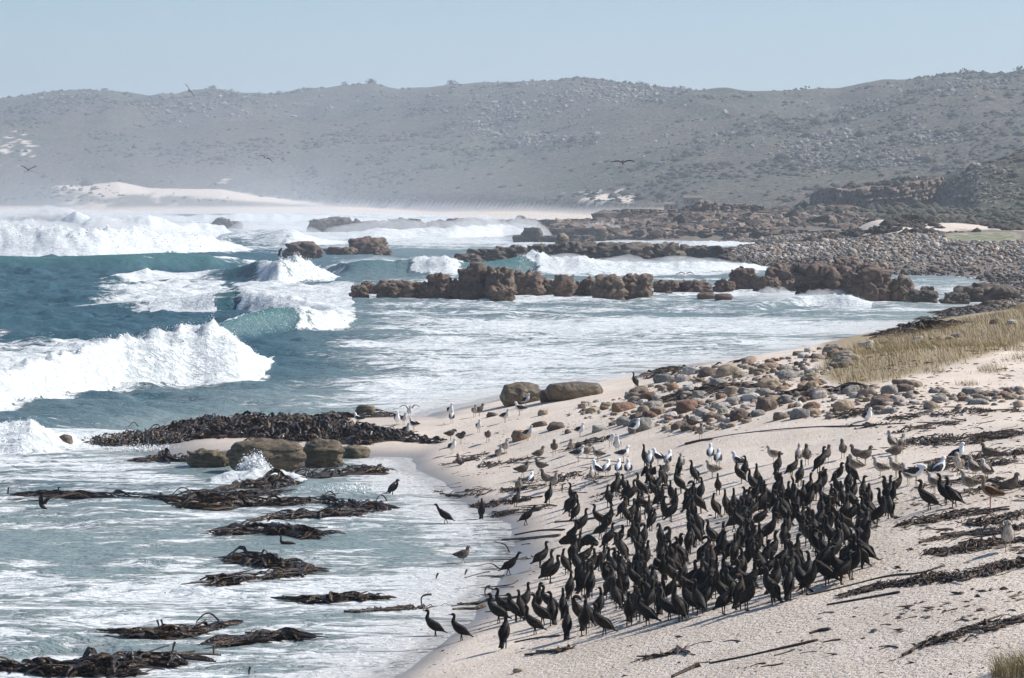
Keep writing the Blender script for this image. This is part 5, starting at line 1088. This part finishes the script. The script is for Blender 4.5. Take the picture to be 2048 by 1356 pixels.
for pts, w, h, nf, ns, lab in [
    ([(1135,898),(1165,888),(1200,885)], .25, .16, 50, 5, 'small brown kelp clump beside the gulls and stones'),([(880,932),(920,925),(960,915),(1000,908)], .22, .10, 60, 5, 'dark kelp strip with gulls sitting on it'),([(965,928),(1010,925),(1060,915)], .15, .07, 40, 4, 'short kelp strand beside a sitting gull'),
    ([(870,985),(920,988),(980,985),(1060,975)], .20, .06, 60, 6, 'reddish kelp fragments strewn on the sand above the swash'),([(950,1010),(1010,1004),(1060,1000)], .22, .10, 70, 5, 'red brown kelp mat close to the swash line'),([(985,1030),(1050,1020),(1110,1015)], .15, .06, 50, 5, 'long brown kelp strand under the striding cormorant'),
    ([(1040,962),(1130,960),(1220,955)], .25, .08, 60, 8, 'kelp scraps behind the upper fringe of the flock'),([(1180,995),(1260,985),(1330,985)], .3, .1, 40, 8, 'kelp sticks under the upper part of the flock'),([(1660,838),(1700,828),(1725,832)], .3, .2, 70, 6, 'black kelp clump with a white gull sitting beside it'),
    ([(1780,836),(1850,832),(1930,826),(2048,822)], .3, .12, 120, 10, 'dark kelp line below the scattered stones'),([(1690,850),(1790,845),(1830,832)], .12, .06, 30, 4, 'thin kelp strand between the sitting gull and the stones'),([(1800,866),(1840,858),(1880,850),(1910,848)], .3, .14, 90, 8, 'kelp pile on the open sand inland of the long stalk'),
    ([(1910,880),(1980,876),(2048,870)], .35, .16, 120, 8, 'broad brown kelp drift near the dune foot'),([(1810,884),(1850,880),(1900,878)], .25, .10, 80, 6, 'curved kelp patch behind the brown gulls'),([(1900,925),(1960,915),(2010,912),(2048,905)], .4, .16, 130, 8, 'large brown kelp drift with a dusky gull standing on it'),
    ([(1830,935),(1900,935),(1960,930),(2020,930)], .3, .13, 110, 8, 'kelp drift behind the row of young gulls'),([(1840,975),(1900,968),(1990,965)], .2, .07, 60, 6, 'thin kelp strand at the feet of the young gulls'),([(1985,975),(2020,970),(2060,968)], .3, .15, 70, 5, 'dark kelp mound with a dusky gull sitting behind the goose'),
    ([(1840,1050),(1880,1035),(1930,1028),(1985,1025)], .28, .14, 110, 8, 'dark pointed kelp drift below the goose'),([(1960,1045),(2000,1038),(2048,1030)], .25, .12, 80, 6, 'kelp drift beside the pointed one below the goose'),([(1860,1082),(1940,1072),(2048,1060)], .22, .10, 90, 8, 'long brown kelp scatter above the lone facing gull'),
    ([(1860,1108),(1900,1100),(1960,1092),(2010,1085),(2048,1082)], .22, .16, 110, 8, 'thick kelp drift the lone facing gull stands in front of'),([(1700,1190),(1760,1175),(1830,1162),(1900,1155),(1960,1150)], .16, .07, 110, 12, 'long orange tinted kelp drift sloping across the lower sand'),([(1950,1150),(2000,1140),(2048,1135)], .2, .14, 80, 6, 'tufted kelp drift at the inland end of the sloping one'),
    ([(1850,1292),(1900,1275),(1960,1262),(2048,1245)], .12, .10, 60, 10, 'forked dry kelp stalks near the corner grass tuft'),([(1280,1318),(1330,1312),(1370,1306)], .05, .03, 16, 3, 'broken kelp sliver on the lower sand'),([(1090,1306),(1140,1300)], .05, .03, 14, 3, 'short broken kelp strip below the flock'),([(700,1228),(800,1222),(880,1214),(965,1205)], .09, .06, 60, 5, 'long brown kelp strand running from the swash to the flock tip')]:
    kelp_heap('kelp_drift', pts, w * 2.6, h * .6, int(nf * 1.9), ns, lab, K_DRY, True, 'drifts of drying kelp', frl=(.2, .55), frw=(.012, .035))
# single stalks on the sand and in the swash
def stalk(pts, r, label=None, mat=K_STEM, up=None, group='single kelp stalks'):
    P = []
    for k, (a, b) in enumerate(pts):
        x, y, z = hit(a, b)
        if z < .02: x, y = seapt(a, b); z = .02
        P.append([x, y, z + r * .6])
    P = np.array(P)
    if up is not None: P = np.array([P[0] + (P[-1] - P[0]) * (.25 * k / max(len(up) - 1, 1)) + np.array((dx, 0, dz)) for k, (dx, dz) in enumerate(up)])
    elif len(P) == 2: P = np.linspace(P[0], P[1], 4); P[1:3, 2] = gz(P[1:3, 0], P[1:3, 1]) + r * .6
    b = P[0].copy(); P = P + np.where(np.arange(len(P))[:, None] % 2, 1, -1) * np.array((.012, .03, 0)) * (up is None)
    obj('kelp_stalk', mesh_np('kelp_stalk', *tube(P - b, r * .7, r, max(14, len(P) * 4), 7, 1.3)), mat, loc=tuple(b), label=label, cat='kelp stalk', group=group)
stalk([(1372,890),(1440,874),(1530,862),(1620,855),(1720,852),(1810,848)], .022, 'very long thin kelp stalk lying straight across the open sand', K_DRY)
stalk([(1370,888),(1400,882),(1425,879)], .035, 'thick dark kelp stalk end beside the very long one', K_DRY)
stalk([(1420,1327),(1500,1312),(1570,1296),(1635,1282)], .022, 'long straight dark kelp stalk alone on the lower sand', K_DRY)
stalk([(1345,1355),(1380,1340),(1402,1332)], .04, 'stubby kelp holdfast with a thin stem at the lower beach', K_DRY)
stalk([(1620,1190),(1700,1172),(1780,1152),(1840,1148),(1890,1132)], .022, 'wavy kelp stalk just inland of the flock', K_DRY)
stalk([(1655,1210),(1720,1200),(1800,1185)], .022, 'pointed kelp stalk below the wavy one', K_DRY)
stalk([(1620,1268),(1640,1263),(1660,1260)], .03, 'short thick kelp piece on bare sand', K_DRY)
stalk([(1522,1334),(1566,1328)], .012, 'thin dark twig of kelp beneath the long straight stalk', K_DRY)
stalk([(905,1215),(960,1205),(1000,1200),(1060,1192)], .03, 'golden brown kelp stalk lying beneath the flock tip')
stalk([(906,1222),(970,1214)], .04, 'thick orange kelp stalk at the swash beside the flock tip', K_GOLD)
stalk([(912,1180),(960,1178),(1020,1170),(1035,1162)], .016, 'curved thin kelp stalk above the swash tongue', K_DRY)
stalk([(930,1158),(960,1150),(980,1146)], .022, 'kelp stalk curling up at the swash'); stalk([(955,1155),(1010,1152)], .022, 'straight kelp stalk by the walking cormorant')
stalk([(965,1122),(1060,1118),(1064,1112)], .014, 'thin pale tipped kelp stalk pointing at the swash', K_DRY); stalk([(980,1128),(1005,1142)], .014, 'small curved kelp stalk on wet sand', K_DRY)
stalk([(1005,1082),(1060,1078),(1120,1072)], .04, 'thick golden kelp stalk at the edge of the foam', K_GOLD); stalk([(1030,1070),(1080,1062),(1130,1060)], .025, 'kelp stalk above the thick golden one', K_DRY)
stalk([(1030,1285),(1070,1278),(1120,1272)], .022, 'brown kelp strip lying in front of the leaning cormorants', K_GOLD)
stalk([(990,1085),(1010,1092),(1020,1106)], .016, 'hooked kelp stalk on the sand between foam and flock', K_DRY)
stalk([(1110,1045),(1170,1040),(1230,1030)], .03, 'golden kelp stalk half hidden by the flock', K_GOLD); stalk([(1280,1000),(1330,1010),(1350,1006)], .022, 'forked kelp stalk among the birds')
for px, py, up, lab in [(848,1222,[(0,0),(-.06,.15),(-.06,.3),(.04,.36),(.18,.37)],'dark kelp stalk standing and bent like a hook behind the pair of cormorants'),(972,1195,[(0,0),(-.03,.12),(.0,.24),(.10,.28)],'kelp stalk curving upright out of the sand by the flock tip'),(1124,985,[(0,0),(0,.12),(.01,.24)],'straight golden kelp stub standing upright behind the flock'),
                        (1290,1040,[(0,0),(.0,.1),(-.02,.2),(.03,.26)],'upright twisted kelp stub among the birds'),(345,1310,[(0,0),(.01,.12),(.05,.26)],'thick cut kelp stub standing up from the lower swash kelp'),(427,1312,[(0,0),(0,.1),(.01,.2)],'dark kelp stub standing in the swash sheet'),
                        (318,1258,[(0,0),(-.02,.1),(-.05,.18)],'first of two short stubs rising from the golden kelp clump'),(325,1257,[(0,0),(-.01,.1),(-.04,.18)],'second of two short stubs rising from the golden kelp clump'),(498,1352,[(0,0),(.0,.08),(.02,.16)],'thin twig like kelp stem standing in the foam'),
                        (872,1160,[(0,0),(.02,.08),(.05,.15)],'orange kelp stub sticking out of the foam'),(930,1152,[(0,0),(.02,.08),(.05,.14)],'dark kelp fork sticking up at the foam edge'),(300,870,[(0,0),(.05,.3),(.3,.42),(.5,.2)],'kelp stalk looping out of the kelp bank on the spit')]:
    stalk([(px, py), (px + 2, py)], .022, lab, K_STEM, up)
random.seed(5)
words = ['short', 'curved', 'broken', 'flat', 'twisted']
areas = [([(1700,1190),(2048,1160),(2048,1300),(1750,1330),(1400,1340),(1280,1320)], 24, 'lower sand'), ([(1800,830),(2048,815),(2048,1120),(1850,1110),(1830,960)], 115, 'kelp strewn upper sand'), ([(880,910),(1240,900),(1200,960),(1050,1040),(900,1000)], 55, 'sand above the swash'), ([(860,1190),(1010,1080),(1100,1060),(1080,1190),(980,1240)], 22, 'wet sand by the flock')]
for poly, cnt, where in areas:
    xs = [p[0] for p in poly]; ys = [p[1] for p in poly]; k = 0
    while k < cnt:
        px, py = random.uniform(min(xs), max(xs)), random.uniform(min(ys), max(ys))
        if not poly_in(px, py, poly): continue
        L = random.uniform(10, 46) ; sl = random.gauss(-.14, .12)
        w = random.choice(words); stalk([(px, py), (px + L * .5, py + L * .5 * sl + random.uniform(-2, 2)), (px + L, py + L * sl)], random.uniform(.006, .014), f'{w} dry kelp scrap on the {where}', random.choice([K_DRY, K_DRY, K_STEM, K_GOLD]), group='dry kelp scraps on the sand'); k += 1
# fine litter on the sand
def litter():
    r = np.random.default_rng(9); n = 14000
    px = r.uniform(780, 2060, n * 3); py = 870 + 486 * r.random(n * 3) ** .8
    y = r.uniform(38, 130, n * 3); x = r.uniform(-3, 24, n * 3); z = land(x, y)
    ok = (z > .15) & (np.abs(x / y) < .18)
    dens = sstep(.35, .7, fbm2(x / 2.5, y / 2.5, 3, 5)) * (.35 + .65 * sstep(2.0, 3.2, z))
    ok &= r.random(len(x)) < dens
    x, y, z = x[ok], y[ok], z[ok]; m = len(x)
    col = np.concatenate([np.array([(.035, .02, .012), (.09, .05, .028), (.14, .085, .05)])[r.integers(0, 3, m)], np.ones((m, 1))], 1)
    scatter('kelp_litter', np.stack([x, y, z - .004], -1), np.exp(r.normal(-3.35, .5, m)), tone_mat('litter_tone', .8), OCT, (2.2, .8, .3), .4, col, .2, label='tiny dark flakes of kelp strewn over the pale sand', cat='litter')
litter()
def wrack():
    r = np.random.default_rng(91); N = 6000; y = r.uniform(46, 118, N); x = r.uniform(3, 21, N); z = land(x, y); px = 1024 + FPX * x / y; py = HZ + FPX * (EYE - z) / y
    ok = (r.random(N) < sstep(.46, .62, fbm2(x / 1.1, y / 3.2, 3, 37)) * (sstep(1700, 1860, px) * .9 + .05)) & (py < 1300) & (px < 2080)
    x, y, z = x[ok], y[ok], z[ok]; m = len(x)
    col = np.concatenate([np.array([(.03, .015, .008), (.075, .036, .017), (.12, .062, .03)])[r.integers(0, 3, m)], np.ones((m, 1))], 1)
    scatter('kelp_wrack', np.stack([x, y, z - .004], -1), np.clip(np.exp(r.normal(-2.1, .4, m)), .03, .25), tone_mat('wrack_tone', .7), OCT, (2.0, .5, .35), .5, col, .2, False, label='brown broken kelp wrack scattered over the upper inland sand', cat='kelp')
wrack()

# ------------------------------------------------------------------ dune grass and scrub
def blades(name, P, h, w, cols, label, lean=(-.25, 0), segs=3):
    r = np.random.default_rng(len(P)); n = len(P)
    a = r.uniform(0, 6.283, n); tilt = r.normal(0, .28, (n, 2)) + np.array(lean)
    V = []; 
    for k in range(segs + 1):
        t = k / segs; q = P + np.column_stack([tilt[:, 0] * h * t ** 1.6, tilt[:, 1] * h * t ** 1.6, h * t * (1 - .15 * t)])
        ww = (w * (1 - t) ** .7 * .5)[:, None] * np.column_stack([np.cos(a), np.sin(a), np.zeros(n)])
        if k < segs: V += [q - ww, q + ww]
        else: V += [q]
    m = len(V); V = np.stack(V, 1).reshape(-1, 3); b = (np.arange(n) * m)[:, None]; F = []
    for k in range(segs - 1):
        F += [b + np.array([2 * k, 2 * k + 1, 2 * k + 3]), b + np.array([2 * k, 2 * k + 3, 2 * k + 2])]
    k = segs - 1; F += [b + np.array([2 * k, 2 * k + 1, 2 * segs])]
    F = np.concatenate(F)
    return obj(name, mesh_np(name, V, F, True, {'tone': np.repeat(cols, m, 0)}), GRASS_M, kind='stuff', label=label, cat='grass')
GRASS_M = tone_mat('dune_grass', .75)
def grass_cols(n, r, green=.25):
    pal = np.array([(.50, .37, .18), (.42, .30, .13), (.55, .43, .24), (.22, .20, .08), (.16, .17, .06)])
    c = pal[r.choice(5, n, p=[.30, .25, .45 - green, green * .6, green * .4])] * r.uniform(.75, 1.15, (n, 1)); return np.concatenate([c, np.ones((n, 1))], 1)
def dune_grass():
    r = np.random.default_rng(12); N = 420000
    y = r.uniform(95, 240, N); x = r.uniform(8, 44, N); z = land(x, y)
    px = 1024 + FPX * x / y; py = HZ + FPX * (EYE - z) / y
    edge = tab(px, [(1600,735),(1640,752),(1700,775),(1780,762),(1860,738),(1950,718),(2048,690),(2300,640)]) + (fbm2(x / 1.5, y / 3, 3, 8) - .5) * 34
    top = tab(px, [(1600,760),(1640,742),(1680,712),(1725,690),(1800,672),(1900,650),(2048,620),(2300,560)])
    clump = fbm2(x / .8, y / 1.1, 3, 14)
    ok = (py < edge) & (py > top - 4) & (px > 1630) & (px < 2200) & (clump > .22)
    ok |= (px > 1890) & (px < 2200) & (py > edge) & (py < edge + 60) & (fbm2(x / 1.1, y / 1.6, 2, 19) > .70)
    x, y, z = x[ok][:52000], y[ok][:52000], z[ok][:52000]; n = len(x)
    blades('dune_grass', np.column_stack([x, y, z - .02]), r.uniform(.17, .46, n) * np.clip(.5 + fbm2(x / 1.2, y / 2, 2, 23), .6, 1.2), r.uniform(.010, .022, n), grass_cols(n, r, .22), 'dry straw coloured grass covering the low dune above the stones', (-.35, -.05))
    # tufts running down the dune sand and the corner tuft
    for i, (px, py, rad, cnt, hh, lab) in enumerate([(2040,1345,.40,900,.42,'straw grass tuft at the corner of the lower beach'),(1985,742,.5,260,.35,'small grass tuft on the bare dune slope'),(1935,770,.4,180,.3,'sparse greenish grass tuft near the egg shaped boulder'),(2035,700,.6,260,.35,'grass tuft near the top of the bare dune slope'),(1870,745,.4,160,.3,'thin grass tuft at the foot of the dry grass')]):
        cx, cy, cz = hit(px, py); a = r.uniform(0, 6.283, cnt); q = rad * np.sqrt(r.random(cnt)); x = cx + q * np.cos(a); y = cy + q * np.sin(a) * 1.4
        o = blades('grass_tuft', np.column_stack([x, y, land(x, y) - .02]), r.uniform(.4, 1.1, cnt) * hh, r.uniform(.006, .012, cnt), grass_cols(cnt, r, .3), lab, (-.2, 0))
        del o['kind']; o['group'] = 'grass tufts on the dune'
dune_grass()
T_BUSH = tone_mat('scrub_tone', .95, .3, 1.2)
def scrub():
    r = np.random.default_rng(31)
    def cols(n, dark=1.):
        pal = np.array([(.030, .036, .016), (.045, .044, .024), (.062, .050, .032), (.050, .062, .026), (.085, .070, .050)])
        c = pal[r.choice(5, n, p=[.25, .25, .2, .15, .15])] * r.uniform(.7, 1.3, (n, 1)) * dark; return np.concatenate([c, np.ones((n, 1))], 1)
    # hillsides
    N = 80000; y = r.uniform(1150, 3500, N); a = r.uniform(-.2, .2, N); x = a * y; z = land(x, y)
    n1 = fbm2(x / 120, y / 220, 4, 61); n2 = fbm2(x / 26, y / 50, 3, 63)
    ok = (z > 9) & (r.random(N) < sstep(.48, .64, n1 * .6 + n2 * .4) * 1.0 + .015)
    x, y, z = x[ok], y[ok], z[ok]; n = len(x)
    scatter('hillside_scrub', np.column_stack([x, y, z - .4]), np.exp(r.normal(.62, .42, n)), T_BUSH, OCT, (1.5, 1.5, .9), .3, cols(n), .2, label='low dark scrub dotted over the hazy hillsides', cat='scrub')
    # near slope and plain on the right
    N = 42000; y = r.uniform(640, 1230, N); x = r.uniform(20, 240, N); z = land(x, y); px = 1024 + FPX * x / y; py = HZ + FPX * (EYE - z) / y
    n2 = fbm2(x / 9, y / 16, 4, 73)
    ok = (px > 1080) & (px < 2200) & (z > 3.0) & (r.random(N) < sstep(.36, .62, n2) * np.interp(px, [1080, 1500, 1750, 2050], [.3, .5, .8, 1.]))
    ok &= ~((np.abs(px - 1560) < 42) & (py > 398) & (py < 416))
    x, y, z = x[ok], y[ok], z[ok]; n = len(x)
    scatter('slope_scrub', np.column_stack([x, y, z - .15]), np.exp(r.normal(-.02, .5, n)), T_BUSH, OCT, (1.3, 1.3, .75), .35, cols(n, 1.15), .2, label='olive and brown scrub covering the near slope below the cliff', cat='scrub')
    # pale rocks showing through on the hills
    C = [(1210,190,130,26,420),(1290,185,110,24,360),(1010,225,60,22,260),(960,262,40,16,160),(1060,282,60,16,120),(1110,215,110,60,220),(440,205,110,40,260),(340,215,80,26,160),(600,205,180,40,120),(120,190,140,12,120),(1850,280,60,20,220),(1680,285,90,22,260),(1620,310,90,30,260),(1780,320,90,22,240),(1900,175,130,20,220),(1750,240,260,60,260),(1350,290,200,60,160),(1960,355,50,30,120),(1985,400,60,20,60),(890,200,200,30,140)]
    P = []; S = []
    for cx, cy, rx, ry, cnt in C:
        for _ in range(cnt):
            px, py = r.normal(cx, rx * .5), r.normal(cy, ry * .5)
            P.append((px, py)); S.append(abs(r.normal(0, 1)))
    P = np.array(P); yy = np.geomspace(900, 3600, 260)
    X = (P[:, :1] - 1024) / FPX * yy[None]; ZZ = EYE - (P[:, 1:] - HZ) / FPX * yy[None]; L = land(X.ravel(), np.broadcast_to(yy, X.shape).ravel()).reshape(X.shape)
    H = L >= ZZ; first = H.argmax(1); ok = H.any(1)
    x = X[np.arange(len(P)), first][ok]; y = yy[first][ok]; z = L[np.arange(len(P)), first][ok]; n = len(x)
    pal = np.array([(.30, .27, .235), (.38, .345, .30), (.22, .195, .165)])[r.integers(0, 3, n)]
    scatter('hillside_rocks', np.column_stack([x, y, z]), (.5 + np.array(S)[ok] * .85) * np.interp(y, [900, 1300, 3000], [.7, 1., 1.9]), tone_mat('hill_rock_tone', .95, .3, .8), ICO0, (1.3, 1.1, .9), .35, np.concatenate([pal, np.ones((n, 1))], 1), .2, False, label='pale weathered rocks showing through the scrub on the hills', cat='rocks')
scrub()
def hummock_scrub():
    r = np.random.default_rng(8); N = 9000; y = r.uniform(545, 660, N); x = r.uniform(56, 118, N); z = land(x, y); px = 1024 + FPX * x / y; py = HZ + FPX * (EYE - z) / y
    g = np.exp(-((px - 1960) / 90) ** 4 - ((py - 474) / 11) ** 4) > .4; c = fbm2(x / 4, y / 10, 3, 29)
    ok = (px < 2120) & (z > 1.6) & ((g & (r.random(N) < .75)) | (c > .58))
    x, y, z, g = x[ok], y[ok], z[ok], g[ok]; n = len(x)
    col = np.where(g[:, None], np.array((.10, .125, .035)), np.array((.055, .043, .028))) * r.uniform(.6, 1.3, (n, 1))
    scatter('hummock_scrub', np.column_stack([x, y, z - .1]), np.where(g, .55, .9) * np.exp(r.normal(0, .4, n)), T_BUSH, OCT, (1.3, 1.3, .8), .35, np.concatenate([col, np.ones((n, 1))], 1), .2, label='green and brown low growth over the pale sand hummock behind the stones', cat='scrub')
hummock_scrub()
def bush(px, py, w, hgt, n, label, d=None, green=False):
    """one shrub: short trunk and a crown of leaf clumps"""
    if d: x = (px - 1024) / FPX * d; y = d; z = float(land(np.array([x]), np.array([y]))[0])
    else: x, y, z = hit(px, py)
    r = np.random.default_rng(int(px)); root = obj('shrub', None, loc=(x, y, z), label=label, cat='shrub', group='shrubs on the dunes and crests')
    q = r.normal(0, 1, (n, 3)); q /= np.linalg.norm(q, axis=1)[:, None]; q *= (r.random((n, 1)) ** .4); q[:, 2] = np.abs(q[:, 2])
    P = q * np.array((w / 2, w / 2 * 1.2, hgt)); s = r.uniform(.14, .30, n) * w * .6
    pal = np.array([(.025, .022, .014), (.045, .038, .022), (.03, .036, .014)] if not green else [(.07, .10, .02), (.10, .14, .03), (.05, .08, .02)])[r.integers(0, 3, n)]
    o = scatter('crown', P, s, T_BUSH, ICO0, (1, 1, .7), .5, np.concatenate([pal, np.ones((n, 1))], 1), .1, False); o.parent = root
    t = tube(np.array([(0, 0, -.2), (.02 * w, 0, hgt * .3), (.05 * w, .02, hgt * .6)]), .05 * w, .02 * w, 8, 6); obj('trunk', mesh_np('trunk', *t), K_DRY, parent=root)
for px, py, d, w, h, lab in [(1826,462,590,9,1.6,'rounded dark shrub capping the pale sand hummock'),(1770,484,560,8,1.0,'low spreading dark shrub on the slope of the sand hummock'),(1900,466,620,8,1.0,'flat dark shrub on the sand beyond the hummock'),(1990,468,640,14,1.6,'dark shrub mass behind the bright green patch'),(2040,464,640,9,1.5,'dark shrub beside the pale rocks behind the green patch'),(1715,480,575,7,.8,'scraggly shrub at the seaward end of the sand hummock')]:
    bush(px, py, w, h, 90, lab, d)
for px, w, h in [(742,14,5),(905,14,5),(972,10,4),(1010,10,4),(1046,8,3),(1155,12,4),(1590,9,4),(1612,12,5),(1638,10,4),(1655,6,3),(1363,8,3),(1280,10,4),(210,10,4),(425,10,4),(560,8,3),(690,10,4),(1930,9,4),(2040,12,5)]:
    yy = float(tab(px, [(-3000,3600),(600,3400),(1100,3000),(1500,2500),(2100,2150),(4000,2000)])); bush(px, 0, w, h, 40, 'dark rounded bush standing on the hill crest against the sky', yy)
# two small stone buildings and the tarmac turning place below the hill
def hut(px, py, d, w, dp, h, label, wall, roofm):
    x = (px - 1024) / FPX * d; z = float(land(np.array([x]), np.array([d]))[0]) - .3
    def box(x0, x1, y0, y1, z0, z1):
        V = np.array([(a, b, c) for a in (x0, x1) for b in (y0, y1) for c in (z0, z1)], float); return V, np.array([(0,1,3),(0,3,2),(4,6,7),(4,7,5),(0,4,5),(0,5,1),(2,3,7),(2,7,6),(0,2,6),(0,6,4),(1,5,7),(1,7,3)])
    root = obj('hut', None, loc=(x, d, z), label=label, cat='hut', group='huts below the hill')
    obj('wall', mesh_np('wall', *box(-w/2, w/2, -dp/2, dp/2, 0, h), False), wall, parent=root)
    V = np.array([(-w/2-.4, -dp/2-.4, h), (w/2+.4, -dp/2-.4, h), (w/2+.4, dp/2+.4, h), (-w/2-.4, dp/2+.4, h), (-w/2-.4, 0, h + 1.3), (w/2+.4, 0, h + 1.3)])
    obj('roof', mesh_np('roof', V, np.array([(0,1,5),(0,5,4),(2,3,4),(2,4,5),(0,4,3),(1,2,5),(0,3,2),(0,2,1)]), False), roofm, parent=root)
    obj('door', mesh_np('door', *box(-.5, .5, -dp/2-.06, -dp/2-.003, 0, 2), False), CM['leg'], parent=root)
    for s in (-1, 1): obj('window', mesh_np('window', *box(s*w*.3-.5, s*w*.3+.5, -dp/2-.05, -dp/2-.003, 1, 2), False), CM['leg'], parent=root)
hut(1385, 371, 1500, 9, 6, 3.2, 'dark square hut standing alone below the hazy hill', R_REEF, R_REEF); hut(1342, 374, 1500, 7, 5, 2.6, 'small pale ruined hut near the dark square one', R_PALE, R_PALE)
def tarmac():
    y = np.linspace(905, 985, 12); V = []
    for yy in y:
        for a in (1505, 1530, 1560, 1585, 1608):
            x = (a - 1024) / FPX * yy; V.append((x, yy, float(land(np.array([x]), np.array([yy]))[0]) + .25))
    M = NT('asphalt'); n = M.noise(M.pos(), .3, 4); M.P(Base__Color=M.mix(M.ramp(n, .4, .6), (.075, .06, .058), (.11, .085, .08)), Roughness=.9)
    obj('road', mesh_np('road', np.array(V), grid_faces(12, 5), True), M.m, kind='structure')
tarmac()

# ------------------------------------------------------------------ spray
def spray():
    M = NT('spray_water'); M.P(Base__Color=(.86, .88, .88), Roughness=.9); r = np.random.default_rng(44)
    # torn from the crests: (wave number, px range, how high it flies, count, droplet size)
    for wi, px0, px1, up, cnt, sz in [(0,-80,520,.55,3600,.030),(6,-100,470,1.4,2600,.12),(4,560,650,.9,1500,.06),(9,1035,1110,.7,900,.06),(9,1100,1520,.5,1800,.05),(9,820,940,.5,900,.05),(1,470,720,.4,1100,.035),(2,230,690,.4,1300,.04),(11,-60,300,.30,1800,.022),(10,1560,1730,.35,900,.035)]:
        w = WAVES[wi]; px = r.uniform(px0, px1, cnt); sc = w['wf']
        y = np.interp(px, w['u'], w['y']) + sc * .9 + r.uniform(-.7, .5, cnt) * sc; x = (px - 1024) / FPX * y
        z = np.maximum(sea_at(x, y)[0], -.1); H = np.clip(tab(px, w['h']), 0, 9)
        puff = fbm2(px / 16, y * 0, 4, wi + 3); h = -np.log(1 - r.random(cnt) * .985) * .30 * up * np.clip(puff * 2.4 - .5, .08, 1.8) * (H > .25)
        scatter('spray', np.column_stack([x - h * .3, y, z + h - sz * .4]), sz * np.exp(r.normal(0, .5, cnt)) * (1 - .6 * np.clip(h / up, 0, 1)), M.m, OCT, (1.2, 1, 1), .3, None, 0, True, label='white spray torn off a breaking wave crest', cat='spray')
    # burst against the spit rock
    for px, py, w, up, cnt, s, lab in [(508,958,.55,.95,5200,.035,'white burst of spray against the long layered rock'),(300,900,1.6,.22,1400,.025,'low splashing foam at the seaward side of the spit'),(700,978,1.8,.16,1600,.02,'bubbling foam edge at the feet of the kelp heap')]:
        x0, y0 = seapt(px, py); a = r.normal(0, 1, (cnt, 3)); rad = r.random(cnt) ** .5
        a /= np.linalg.norm(a, axis=1)[:, None]; lob = .7 + .6 * vn3(a[:, 0] * 3 + 9, a[:, 1] * 3, a[:, 2] * 3, 4)
        P = np.column_stack([x0 + a[:, 0] * rad * w * lob * 1.2, y0 + a[:, 1] * rad * w * lob, np.abs(a[:, 2]) * rad * up * lob])
        scatter('spray', P, s * np.exp(r.normal(0, .6, cnt)) * (1.6 - rad), M.m, OCT, (1, 1, 1), .3, None, 0, True, label=lab, cat='spray')
spray()
def spray_cloud(wi, px0, px1, rad, lift, dens, label, back=.2, line=None, seed=1):
    """drifting veil of fine spray over a crest: one closed lumpy body of thin white droplets in air"""
    n, m = 60, 16; px = np.linspace(px0, px1, n); u = np.linspace(0, 1, n)
    if line: y = np.full(n, line); zb = np.zeros(n)
    else:
        w = WAVES[wi]; y = np.interp(px, w['u'], w['y']) + w['wf'] * (.9 + back); zb = tab(px, w['h']) * .75
    x = (px - 1024) / FPX * y
    env = np.sin(np.pi * np.clip(u * .98 + .01, 0, 1)) ** .45; R = rad * env * (.35 + 1.3 * fbm2(u * (px1 - px0) / 55, u * 0, 3, seed))
    a = np.linspace(0, 2 * math.pi, m, endpoint=False); V = []
    for k in range(n):
        lump = .6 + .8 * fbm2(np.cos(a) * 1.2 + k * .35, np.sin(a) * 1.2 + 5, 3, seed + 3)
        V.append(np.stack([np.full(m, x[k]) + np.clip(np.sin(a), 0, 1) * R[k] * -.6, y[k] + np.cos(a) * R[k] * 1.3 * lump, zb[k] + lift * env[k] + np.sin(a) * R[k] * lump], -1))
    V = np.concatenate(V); i = np.arange(n - 1)[:, None] * m; j = np.arange(m)[None]; k = (j + 1) % m
    F = np.stack([i + j, i + k, i + m + k, i + m + j], -1).reshape(-1, 4)
    t = [np.stack([F[:, 0], F[:, 2], F[:, 1]], -1), np.stack([F[:, 0], F[:, 3], F[:, 2]], -1)]
    c0, c1 = len(V), len(V) + 1; V = np.concatenate([V, V[:m].mean(0)[None], V[-m:].mean(0)[None]]); q = np.arange(m); q2 = (q + 1) % m; b = (n - 1) * m
    t += [np.stack([np.full(m, c0), q, q2], -1), np.stack([np.full(m, c1), b + q2, b + q], -1)]
    T = np.concatenate(t); P = V - V.mean(0)
    if np.einsum('ij,ij->i', P[T[:, 0]], np.cross(P[T[:, 1]], P[T[:, 2]])).sum() < 0: T = T[:, ::-1]
    o = obj('spray_cloud', mesh_np('spray_cloud', V, T, True), vol_mat('spray_air_%d' % seed, dens, (1, 1, 1), 0.0), kind='stuff', label=label, cat='spray')
for a in [(0,150,505,.42,-.25,.5,'fine white spray along the crest of the nearest tall breaker'),(6,-150,430,2.0,.6,.3,'thick spray veil over the big far breaker'),(7,-150,430,2.6,1.2,.22,'spray veil drifting behind the big far breaker'),
          (9,1030,1530,.8,.1,.35,'long spray veil along the green wave by the ridge of rocks'),(9,660,960,.7,.1,.3,'spray veil over the seaward half of the green wave'),(12,640,1090,2.6,1.0,.18,'spray drifting off the surf behind the islets'),(8,430,690,1.8,.8,.2,'spray smoking off the pale green far wave')]:
    spray_cloud(*a[:6], a[6], seed=a[0] * 7 + int(a[1]) % 50 + 3)
for px0, px1, d, rad, dens, lab in [(1465,1600,297,.9,.5,'splash against the foot of the bird covered outcrop'),(1590,1720,294,1.0,.4,'splash below the broad brown face of the outcrop'),(1010,1110,738,4.5,.12,'plume of spray at the tip of the ledges'),(1170,1270,765,3.2,.12,'plume of spray between the ledges'),(1610,1730,193,.8,.35,'thin spray where a wave meets the stony bank')]:
    spray_cloud(0, px0, px1, rad, rad * .5, dens, lab, line=d, seed=px0 % 97)
